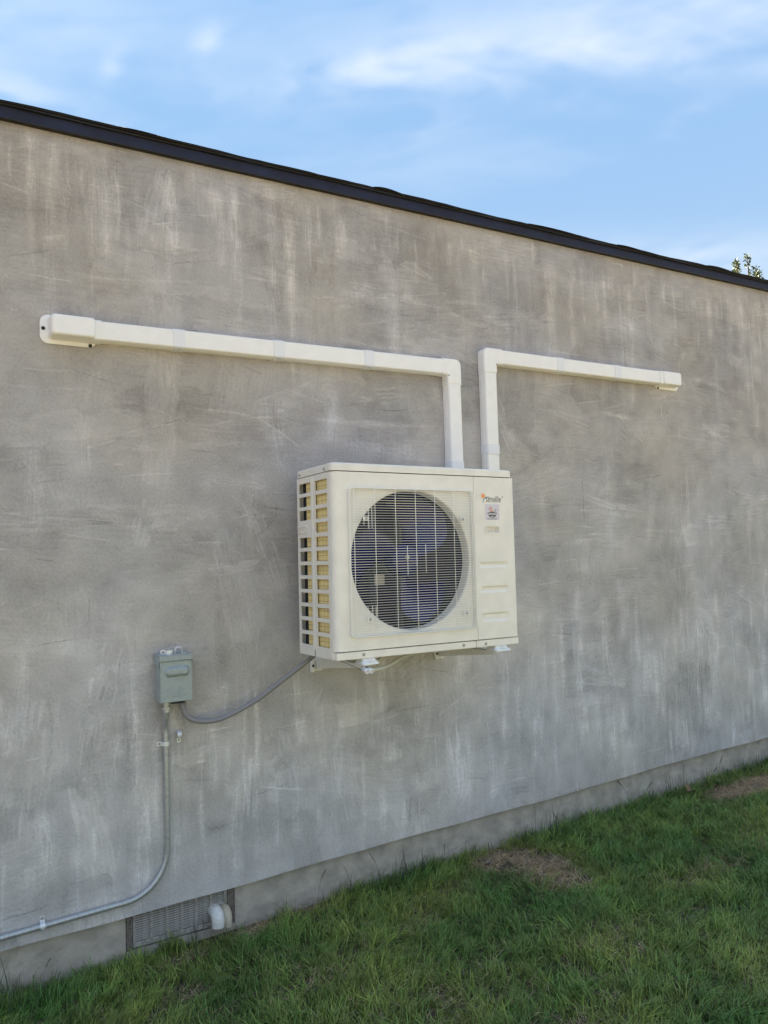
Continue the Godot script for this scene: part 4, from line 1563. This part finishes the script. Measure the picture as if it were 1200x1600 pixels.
# ---------------------------------------------------------------- disconnect box, conduits, straps
func make_electrics() -> void:
	var b := thing("disconnect_box", "small grey metal electrical disconnect box with an embossed hinged cover", "electrical box", Vector3(-0.531, 0.992, 0))
	var st := mb()
	box(st, Vector3(-0.064, 0.0, 0.0015), Vector3(0.064, 0.188, 0.079), 0.002)
	obj("case", st, M.box_grey, b)
	st = mb()
	var face := func(x: float, y: float) -> float:
		var d := pill(x, y, 0.004, 0.124, 0.051, 0.0215, 0.020)
		return 0.085 + 0.012 * sqrt(ss(0.0, -0.014, d))
	relief(st, -0.064, 0.003, 0.064, 0.166, 60, 76, face)
	box(st, Vector3(-0.0645, 0.0028, 0.0795), Vector3(0.0645, 0.1662, 0.0846), 0.0004)
	var door := obj("door", st, M.box_grey, b)
	st = mb()
	# raised script on the door and the line below it
	for c in [[Vector3(-0.012, 0.030, 0), Vector3(0.002, 0.036, 0), Vector3(0.010, 0.046, 0), Vector3(0.004, 0.042, 0), Vector3(0.012, 0.032, 0), Vector3(0.022, 0.036, 0)], [Vector3(0.016, 0.050, 0), Vector3(0.028, 0.053, 0), Vector3(0.024, 0.044, 0), Vector3(0.016, 0.040, 0), Vector3(0.028, 0.034, 0), Vector3(0.034, 0.040, 0)], [Vector3(-0.028, 0.022, 0), Vector3(-0.010, 0.0235, 0), Vector3(0.012, 0.023, 0), Vector3(0.030, 0.027, 0)], [Vector3(0.010, 0.058, 0), Vector3(0.028, 0.060, 0)]]:
		var p := []
		for v in curve(c, 5):
			p.append(v + Vector3(0, 0, 0.0852))
		tube(st, p, 0.0011, 6)
	obj("embossed_script", st, M.box_grey, door)
	st = mb()
	# rain hood: top, front lip, two cheeks
	box(st, Vector3(-0.0685, 0.1885, 0.0015), Vector3(0.0685, 0.1925, 0.092), 0.001)
	box(st, Vector3(-0.0685, 0.168, 0.0885), Vector3(0.0685, 0.1884, 0.092), 0.001)
	for s in [-1.0, 1.0]:
		var p := PackedVector2Array([Vector2(0.0015, 0.150), Vector2(0.050, 0.150), Vector2(0.070, 0.140), Vector2(0.088, 0.168), Vector2(0.088, 0.1884), Vector2(0.0015, 0.1884)])
		prism(st, p, 0.0, 0.003, 0.0, Transform3D(Basis(Vector3(0, 0, 1), Vector3(0, 1, 0), Vector3(-1, 0, 0)), Vector3(0.0685 if s > 0.0 else -0.0655, 0, 0)))
	obj("rain_hood", st, M.box_grey, b)
	st = mb()
	box(st, Vector3(-0.020, -0.006, 0.060), Vector3(0.034, -0.0003, 0.083), 0.001)
	obj("hasp", st, M.dark, b)
	# rigid conduit with its connector
	var c := thing("metal_conduit", "thin shiny metal conduit dropping from the disconnect box and bending left along the wall", "conduit")
	var pts := [Vector3(-0.5615, 0.985, 0.040), Vector3(-0.5615, 0.955, 0.040), Vector3(-0.5612, 0.92, 0.030), Vector3(-0.5605, 0.88, 0.0165), Vector3(-0.5595, 0.82, 0.0145), Vector3(-0.559, 0.60, 0.0145), Vector3(-0.559, 0.402, 0.0145)]
	pts = curve(pts, 5)
	for i in range(1, 13):
		var t := PI / 2 * i / 12 * 0.98
		pts.append(Vector3(-0.735 + 0.176 * cos(t), 0.402 - 0.180 * sin(t), 0.0145))
	pts.append(Vector3(-1.17, 0.2055, 0.0145))
	pts.append(Vector3(-2.4, 0.166, 0.0145))
	st = mb()
	tube(st, pts, 0.0113, 16)
	obj("pipe", st, M.zinc, c)
	st = mb()
	var down := Transform3D(Basis(Vector3(1, 0, 0), Vector3(0, 0, 1), Vector3(0, -1, 0)), Vector3(-0.5615, 0.992, 0.040))
	lathe(st, [[0.0, 0.0], [0.0155, 0.0], [0.0155, 0.012], [0.0135, 0.013], [0.0135, 0.020], [0.0185, 0.021], [0.0185, 0.031], [0.0155, 0.033], [0.0155, 0.042], [0.0113, 0.043]], down, 18, false)
	obj("connector", st, M.zinc, c)
	# flexible conduit to the unit
	var w := thing("flexible_conduit", "grey flexible conduit curving from the disconnect box up to the outdoor unit", "conduit")
	st = mb()
	tube(st, curve([Vector3(-0.496, 0.965, 0.048), Vector3(-0.487, 0.935, 0.048), Vector3(-0.459, 0.908, 0.049), Vector3(-0.405, 0.893, 0.05), Vector3(-0.325, 0.898, 0.052), Vector3(-0.188, 0.953, 0.062), Vector3(-0.070, 1.029, 0.082), Vector3(0.045, 1.103, 0.098), Vector3(0.13, 1.16, 0.092), Vector3(0.19, 1.22, 0.085)], 9), 0.0112, 16)
	obj("hose", st, M.whip, w)
	st = mb()
	lathe(st, [[0.0, 0.0], [0.018, 0.0], [0.018, 0.010], [0.0155, 0.012], [0.0165, 0.013], [0.0155, 0.034], [0.0115, 0.036]], Transform3D(Basis(Vector3(1, 0, 0), Vector3(0, 0, 1), Vector3(0, -1, 0)) * Basis(Vector3.UP, 0.14), Vector3(-0.500, 0.992, 0.048)), 14, false)
	obj("connector", st, paint(lin(0.24, 0.23, 0.24), 0.5), w)
	# one-hole straps
	strap("small shiny strap holding the vertical metal conduit below the disconnect box", Vector3(-0.5595, 0.817, 0.0), Basis())
	strap("small shiny strap holding the horizontal metal conduit near the bottom of the wall", Vector3(-1.030, 0.2102, 0.0), Basis(Vector3.BACK, -PI / 2 + 0.03))
	strap("empty metal strap screwed to bare wall right of the vertical conduit", Vector3(-0.505, 0.846, 0.0), Basis(Vector3.BACK, PI / 2 + 0.08))
	strap("loose shiny strap standing on edge on the left of the disconnect box top", Vector3(-0.549, 1.1932, 0.050), Basis(Vector3.UP, -0.3))
	strap("loose metal strap with its arch open to the front on the disconnect box top", Vector3(-0.5155, 1.1845, 0.062), Basis(Vector3.UP, -0.1) * Basis(Vector3.RIGHT, -PI / 2) * Basis(Vector3.BACK, PI))


func strap(label: String, at: Vector3, turn: Basis) -> void:
	# the conduit runs along local y; the screw tab lies at -x; local z points away from the wall
	var o := thing("conduit_strap", label, "strap", at, "one-hole conduit straps")
	o.basis = turn
	var st := mb()
	var n := 12
	for i in n + 2:
		var q := []
		for e in 2:
			var k := i + e
			var a := PI * (k - 1) / n
			if k == 0:
				q.append([Vector3(0.0135, 0, 0.0005), Vector3(0.0150, 0, 0.0005)])
			elif k == n + 2:
				q.append([Vector3(-0.0135, 0, 0.0005), Vector3(-0.0150, 0, 0.0005)])
			else:
				q.append([Vector3(cos(a) * 0.0135, 0, 0.0125 + sin(a) * 0.0135), Vector3(cos(a) * 0.0150, 0, 0.0125 + sin(a) * 0.0150)])
		var hw := Vector3(0, 0.0085, 0)
		var out: Vector3 = (q[0][1] - q[0][0]) + (q[1][1] - q[1][0])
		quad(st, q[0][1] - hw, q[0][1] + hw, q[1][1] + hw, q[1][1] - hw, out)
		quad(st, q[0][0] - hw, q[0][0] + hw, q[1][0] + hw, q[1][0] - hw, -out)
		for s in [-1.0, 1.0]:
			quad(st, q[0][0] + hw * s, q[0][1] + hw * s, q[1][1] + hw * s, q[1][0] + hw * s, hw * s)
	# stiffening rib over the arch
	var rib := []
	for i in 9:
		var a := PI * (0.1 + 0.8 * i / 8)
		rib.append(Vector3(cos(a) * 0.0150, 0, 0.0125 + sin(a) * 0.0150))
	tube(st, rib, 0.0018, 6)
	obj("band", st, M.chrome, o)
	st = mb()
	var tab := PackedVector2Array([Vector2(-0.0151, -0.0085), Vector2(-0.0151, 0.0085), Vector2(-0.030, 0.0085), Vector2(-0.0345, 0.005), Vector2(-0.0345, -0.005), Vector2(-0.030, -0.0085)])
	tab.reverse()
	prism(st, tab, 0.0008, 0.0026, 0.0004)
	obj("tab", st, M.chrome, o)
	var s := obj("screw", screw_shape(0.0042, 0.003), M.screw, o)
	s.position = Vector3(-0.025, 0, 0.0026)


# ---------------------------------------------------------------- pipes that leave through the vent
func make_vent_pipes() -> void:
	var a := thing("drain_pipe", "white plastic elbow pipe poking out of the foundation vent, open end down", "pipe", Vector3(-0.357, 0.0, 0.0))
	var arc := func(r: float, y: float, z: float, drop: float, n: int) -> Array:
		var p := [Vector3(0, y, -0.20), Vector3(0, y, z)]
		for i in range(1, n + 1):
			var t := PI / 2 * i / n
			p.append(Vector3(0, y - r * (1.0 - cos(t)), z + r * sin(t)))
		p.append(Vector3(0, y - r - drop, z + r))
		return p
	var st := mb()
	tube(st, arc.call(0.032, 0.086, -0.010, 0.018, 8), 0.0265, 18, true, false)
	tube(st, [Vector3(0, 0.036, 0.022), Vector3(0, 0.058, 0.022)], 0.0215, 18, false, true)
	obj("elbow", st, M.pvc, a)
	var b := thing("drain_pipe", "cream plastic angled pipe beside the white elbow at the foundation vent", "pipe", Vector3(-0.314, 0.0, 0.0))
	st = mb()
	tube(st, arc.call(0.026, 0.079, -0.018, 0.030, 2), 0.0215, 14, true, false)
	tube(st, [Vector3(0, 0.0235, 0.008), Vector3(0, 0.050, 0.008)], 0.0175, 14, false, true)
	obj("elbow", st, M.pvc_cream, b)


# ---------------------------------------------------------------- lawn
func tuft(s: int, blades: int, tall: float, lean: float, wide: float, spread: float) -> ArrayMesh:
	var r := RandomNumberGenerator.new()
	r.seed = s
	var st := SurfaceTool.new()
	st.begin(Mesh.PRIMITIVE_TRIANGLES)
	st.set_smooth_group(1)
	for i in blades:
		var foot := Vector3(r.randf_range(-1, 1), 0, r.randf_range(-1, 1)) * spread
		var a := r.randfn(0.0, 0.9)
		var dir := Vector3(cos(a), 0, sin(a))
		var side := Vector3(-dir.z, 0, dir.x).rotated(Vector3.UP, r.randfn(0.0, 0.5))
		var h := tall * r.randf_range(0.5, 1.15)
		var le := lean * r.randf_range(0.3, 1.5)
		var w := wide * r.randf_range(0.6, 1.25)
		var tone := r.randf_range(0.45, 1.5)
		st.set_color(Color(tone * 1.5, tone * 1.15, tone * 1.1) if r.randf() < 0.12 else Color(tone * r.randf_range(0.8, 1.1), tone, tone * r.randf_range(0.8, 1.1)))
		var seg := 4
		var pl := Vector3.ZERO
		var pr := Vector3.ZERO
		for k in seg + 1:
			var t := float(k) / seg
			var p := foot + Vector3.UP * h * (t - 0.28 * le * t * t) + dir * h * le * t * t
			var ww := w * (1.0 - pow(t, 2.5))
			var l := p - side * ww
			var q := p + side * ww
			if k == seg:
				tri(st, pl, pr, p, dir.cross(side) if dir.cross(side).y > 0 else -dir.cross(side))
			elif k > 0:
				quad(st, pl, pr, q, l, Vector3.UP + dir * 0.3)
			pl = l
			pr = q
	st.generate_normals()
	return st.commit()


# bare or dry places: x, z, radius along x, radius along z, strength
const DRY := [[1.06, 0.15, 0.20, 0.15, 1.1], [1.16, 0.33, 0.17, 0.16, 1.05], [1.13, 0.52, 0.16, 0.10, 0.9], [2.95, 0.20, 0.42, 0.13, 1.15], [-0.20, 0.03, 0.16, 0.08, 0.9], [0.05, 0.03, 0.16, 0.06, 0.8], [0.66, 0.24, 0.20, 0.09, 0.42], [-0.15, 0.55, 0.38, 0.24, 0.34], [-0.5, 0.10, 0.22, 0.08, 0.6], [1.75, 0.80, 0.3, 0.1, 0.42], [0.9, 1.0, 0.3, 0.14, 0.4], [0.4, 0.42, 0.2, 0.12, 0.42], [2.2, 0.75, 0.3, 0.12, 0.35], [0.35, 1.35, 0.25, 0.15, 0.42], [-1.05, 0.0, 0.1, 0.05, 0.5], [-0.6, 0.38, 0.45, 0.2, 0.36], [0.15, 0.95, 0.5, 0.3, 0.34], [1.3, 1.4, 0.4, 0.2, 0.28]]

func dryness(x: float, z: float) -> float:
	var d := 0.0
	for p in DRY:
		var u := Vector2((x - p[0]) / p[2], (z - p[1]) / p[3]).length_squared()
		if u < 6.0:
			d = maxf(d, p[4] * exp(-u * 0.9))
	return d


func scatter(called: String, label: String, mesh: ArrayMesh, m: Material, where: Array, tint: Array) -> void:
	var mm := MultiMesh.new()
	mm.transform_format = MultiMesh.TRANSFORM_3D
	mm.use_colors = true
	mm.mesh = mesh
	mm.instance_count = where.size()
	for i in where.size():
		mm.set_instance_transform(i, where[i])
		mm.set_instance_color(i, tint[i])
	var o := MultiMeshInstance3D.new()
	o.name = numbered(called)
	o.multimesh = mm
	o.material_override = m
	add_child(o)
	o.set_meta("kind", "stuff")
	tag(o, label, "grass")


func make_lawn() -> void:
	var m := paint(Color.WHITE, 0.55)
	m.vertex_color_use_as_albedo = true
	m.backlight_enabled = true
	m.backlight = Color(0.35, 0.4, 0.2)
	var r := RandomNumberGenerator.new()
	r.seed = 909
	var tone := noise(201, 1.3, 4)
	var comb := noise(202, 0.55, 2)
	var thick := noise(203, 5.0, 3)
	var sets := [[[], []], [[], []], [[], []]]
	var dead := [[], []]
	var tall := [[], []]
	var place := func(x: float, z: float, k: int, s: float, flat: float, col: Color, turn: float, into: Array) -> void:
		var b := Basis(Vector3.UP, turn) * Basis(Vector3(r.randfn(0, 0.18), 0, r.randfn(0, 0.18) - flat).normalized(), 0.0)
		b = Basis(Vector3.UP, turn) * Basis(Vector3.FORWARD, flat + r.randfn(0, 0.12)) * Basis(Vector3.RIGHT, r.randfn(0, 0.12))
		into[0].append(Transform3D(b.scaled(Vector3.ONE * s), Vector3(x, ground_y(x, z) - 0.003, z)))
		into[1].append(col)
	for zone in [[-1.5, 4.6, -0.012, 2.0, 2900], [-4.5, 9.0, -0.012, 2.0, 420], [-4.5, 9.0, 2.0, 5.0, 420], [-12.0, 16.0, 5.0, 14.0, 45]]:
		var n := int((zone[1] - zone[0]) * (zone[3] - zone[2]) * zone[4])
		for i in n:
			var x := r.randf_range(zone[0], zone[1])
			var z := r.randf_range(zone[2], zone[3])
			if zone[4] == 420 and z < 2.0 and x > -1.5 and x < 4.6:
				continue
			if z < 0.03 and x > -0.42 and x < -0.27:
				continue
			var d0 := dryness(x, z)
			var d := d0 + (0.12 + 0.45 * minf(d0, 0.6)) * thick.get_noise_2d(x * 3.0, z * 3.0)
			var tn := tone.get_noise_2d(x, z)
			var keep := 1.0 - 0.97 * ss(0.22, 0.72, d)
			for rep in 3:
				if r.randf() > (d * 0.75 + 0.05 if rep == 0 else (d - 0.35) * 0.9):
					continue
				var v := r.randf_range(0.6, 1.25)
				place.call(x, z, 0, r.randf_range(0.5, 0.95), r.randf_range(0.5, 1.2), Color(0.60 * v, 0.44 * v, 0.30 * v), r.randf() * TAU, dead)
			if r.randf() > keep:
				continue
			var v := r.randf_range(0.72, 1.3) * (1.0 + 0.30 * tn + 0.35 * thick.get_noise_2d(x * 0.8, z * 0.8 + 5.0))
			var y := clampf(0.34 + 0.6 * tn + r.randfn(0, 0.16) + d * 0.8, 0.0, 1.0)
			var col := Color(lerpf(0.100, 0.26, y) * v, lerpf(0.235, 0.285, y) * v, lerpf(0.044, 0.058, y) * v)
			var turn := 0.8 + 2.4 * comb.get_noise_2d(x, z) + r.randfn(0, 0.8) + 1.6 * thick.get_noise_2d(x + 9.0, z)
			var near := ss(0.28, 0.0, z)
			var s := r.randf_range(0.62, 1.15) * (1.0 + 0.55 * thick.get_noise_2d(x, z)) * (1.0 - 0.35 * d) * lerpf(1.0, 1.12, near)
			if zone[4] < 100:
				s *= 2.2
				col = col.lerp(Color(0.22, 0.185, 0.09), clampf(0.55 + tn, 0.2, 0.95))
			place.call(x, z, 0, s, lerpf(0.42, 0.02, near) + r.randfn(0, 0.12), col, turn, sets[r.randi() % 3])
	# taller, darker, straighter grass and weeds against the foundation
	for i in 2200:
		var x := r.randf_range(-3.0, 6.0)
		var z := absf(r.randfn(0.0, 0.055)) - 0.010
		var clump := thick.get_noise_2d(x * 1.1 + 40.0, 3.0)
		if r.randf() > 0.36 + 0.4 * clump or (x > -0.42 and x < -0.26 and z < 0.06) or dryness(x, z) > 0.5 and r.randf() < 0.8:
			continue
		var v := r.randf_range(0.55, 1.1)
		place.call(x, z, 0, r.randf_range(0.45, 1.1) * (0.85 + 0.35 * maxf(0.0, clump)) * (1.45 if r.randf() < 0.16 else 1.0), r.randfn(0, 0.1), Color(0.05 * v, 0.095 * v, 0.036 * v), r.randf() * TAU, tall)
	var tufts := [tuft(1, 9, 0.078, 0.75, 0.0017, 0.018), tuft(2, 8, 0.070, 1.05, 0.0018, 0.020), tuft(3, 10, 0.060, 0.5, 0.0015, 0.016)]
	var kinds := ["lawn_grass", "lawn_grass", "lawn_grass"]
	var says := ["medium green lawn grass combed over to one side", "longest lawn grass with blades bent to the ground", "short upright lawn grass between the longer blades"]
	for k in 3:
		scatter(kinds[k], says[k], tufts[k], m, sets[k][0], sets[k][1])
	scatter("dead_grass", "dry straw-coloured dead grass lying flat in bare patches of the lawn", tuft(4, 9, 0.07, 0.8, 0.0013, 0.02), m, dead[0], dead[1])
	scatter("tall_grass", "tall dark unmown grass standing along the foundation", tuft(5, 3, 0.13, 0.30, 0.0012, 0.02), m, tall[0], tall[1])
	# sparse dry seed stalks before the foundation
	var r2 := RandomNumberGenerator.new()
	r2.seed = 12
	var stalks := [[], []]
	for i in 12:
		var x := r2.randf_range(-1.25, 3.3)
		var z := r2.randf_range(0.0, 0.1)
		var b := Basis(Vector3.UP, r2.randf() * TAU) * Basis(Vector3.FORWARD, r2.randf_range(0.0, 0.5))
		stalks[0].append(Transform3D(b.scaled(Vector3.ONE * r2.randf_range(0.6, 1.25)), Vector3(x, ground_y(x, z), z)))
		var v := r2.randf_range(0.5, 1.1)
		stalks[1].append(Color(0.085 * v, 0.075 * v, 0.05 * v))
	var st := mb()
	st.set_smooth_group(1)
	tube(st, curve([Vector3.ZERO, Vector3(0.004, 0.06, 0.002), Vector3(0.016, 0.13, 0.0), Vector3(0.034, 0.17, 0.004)], 4), 0.0006, 4)
	for k in 7:
		var c := Vector3(0.018 + 0.0026 * k, 0.135 + 0.0057 * k, 0.001)
		box(st, c - Vector3(0.0009, 0.004, 0.0009), c + Vector3(0.0009, 0.004, 0.0009))
	st.generate_normals()
	scatter("seed_stalk", "thin brown seed stalks leaning in front of the foundation", st.commit(), m, stalks[0], stalks[1])


# ---------------------------------------------------------------- litter
func make_litter() -> void:
	var st := mb()
	st.set_smooth_group(1)
	var at := func(i: int, j: int) -> Vector3:
		var u := float(i) / 8.0
		var v := float(j) / 6.0 * 2.0 - 1.0
		var wd := 0.030 * pow(sin(PI * clampf(u * 0.93 + 0.05, 0, 1)), 0.7) * (1.0 + 0.22 * sin(i * 2.4))
		return Vector3((u - 0.5) * 0.085, 0.012 * absf(v) * absf(v) + 0.016 * sin(u * 3.0 + v) + 0.004 * sin(i * 1.9 + j), v * wd)
	for i in 8:
		for j in 6:
			quad(st, at.call(i, j), at.call(i + 1, j), at.call(i + 1, j + 1), at.call(i, j + 1), Vector3.UP)
	var lm := mottled(lin(0.42, 0.27, 0.14), 0.8, 0.0, 0.6, 0.04, 12.0, 91)
	var leaf := obj("dry_leaf", st, lm)
	tag(leaf, "curled brown dry leaf lying on the grass near the far bare patch", "leaf")
	leaf.position = Vector3(2.50, 0.105, 0.10)
	leaf.rotation = Vector3(0.75, 0.5, -0.25)
	var r := RandomNumberGenerator.new()
	r.seed = 66
	for q in [[0.99, 0.105, 0.013, "flat pale scrap lying at the wall end of the middle bare patch"], [-0.03, 0.055, 0.016, "pale pebble on the soil right of the vent pipes"], [0.155, 0.125, 0.015, "small whitish pebble in the grass below the outdoor unit"], [1.97, 0.055, 0.017, "light stone near the wall, halfway to the far bare patch"]]:
		st = mb()
		st.set_smooth_group(1)
		var ph := r.randf() * 6.0
		var g := func(i: int, j: int) -> Vector3:
			var a := TAU * i / 9.0
			var b := PI * (float(j) / 6.0 - 0.5)
			var k := 1.0 + 0.16 * sin(a * 2.0 + ph) + 0.1 * sin(a * 3.0 + b * 2.0)
			return Vector3(cos(a) * cos(b) * 1.3, sin(b) * 0.5, sin(a) * cos(b)) * k
		for i in 9:
			for j in 6:
				quad(st, g.call(i, j), g.call(i + 1, j), g.call(i + 1, j + 1), g.call(i, j + 1), g.call(i, j) + g.call(i + 1, j + 1))
		var p := obj("pebble", st, mottled(lin(0.36, 0.34, 0.30), 0.85, 0.0, 0.4, 0.04, 20.0, 92))
		tag(p, q[3], "pebble", "pale pebbles in the grass")
		p.position = Vector3(q[0], ground_y(q[0], q[1]) + 0.012, q[1])
		p.scale = Vector3.ONE * q[2]
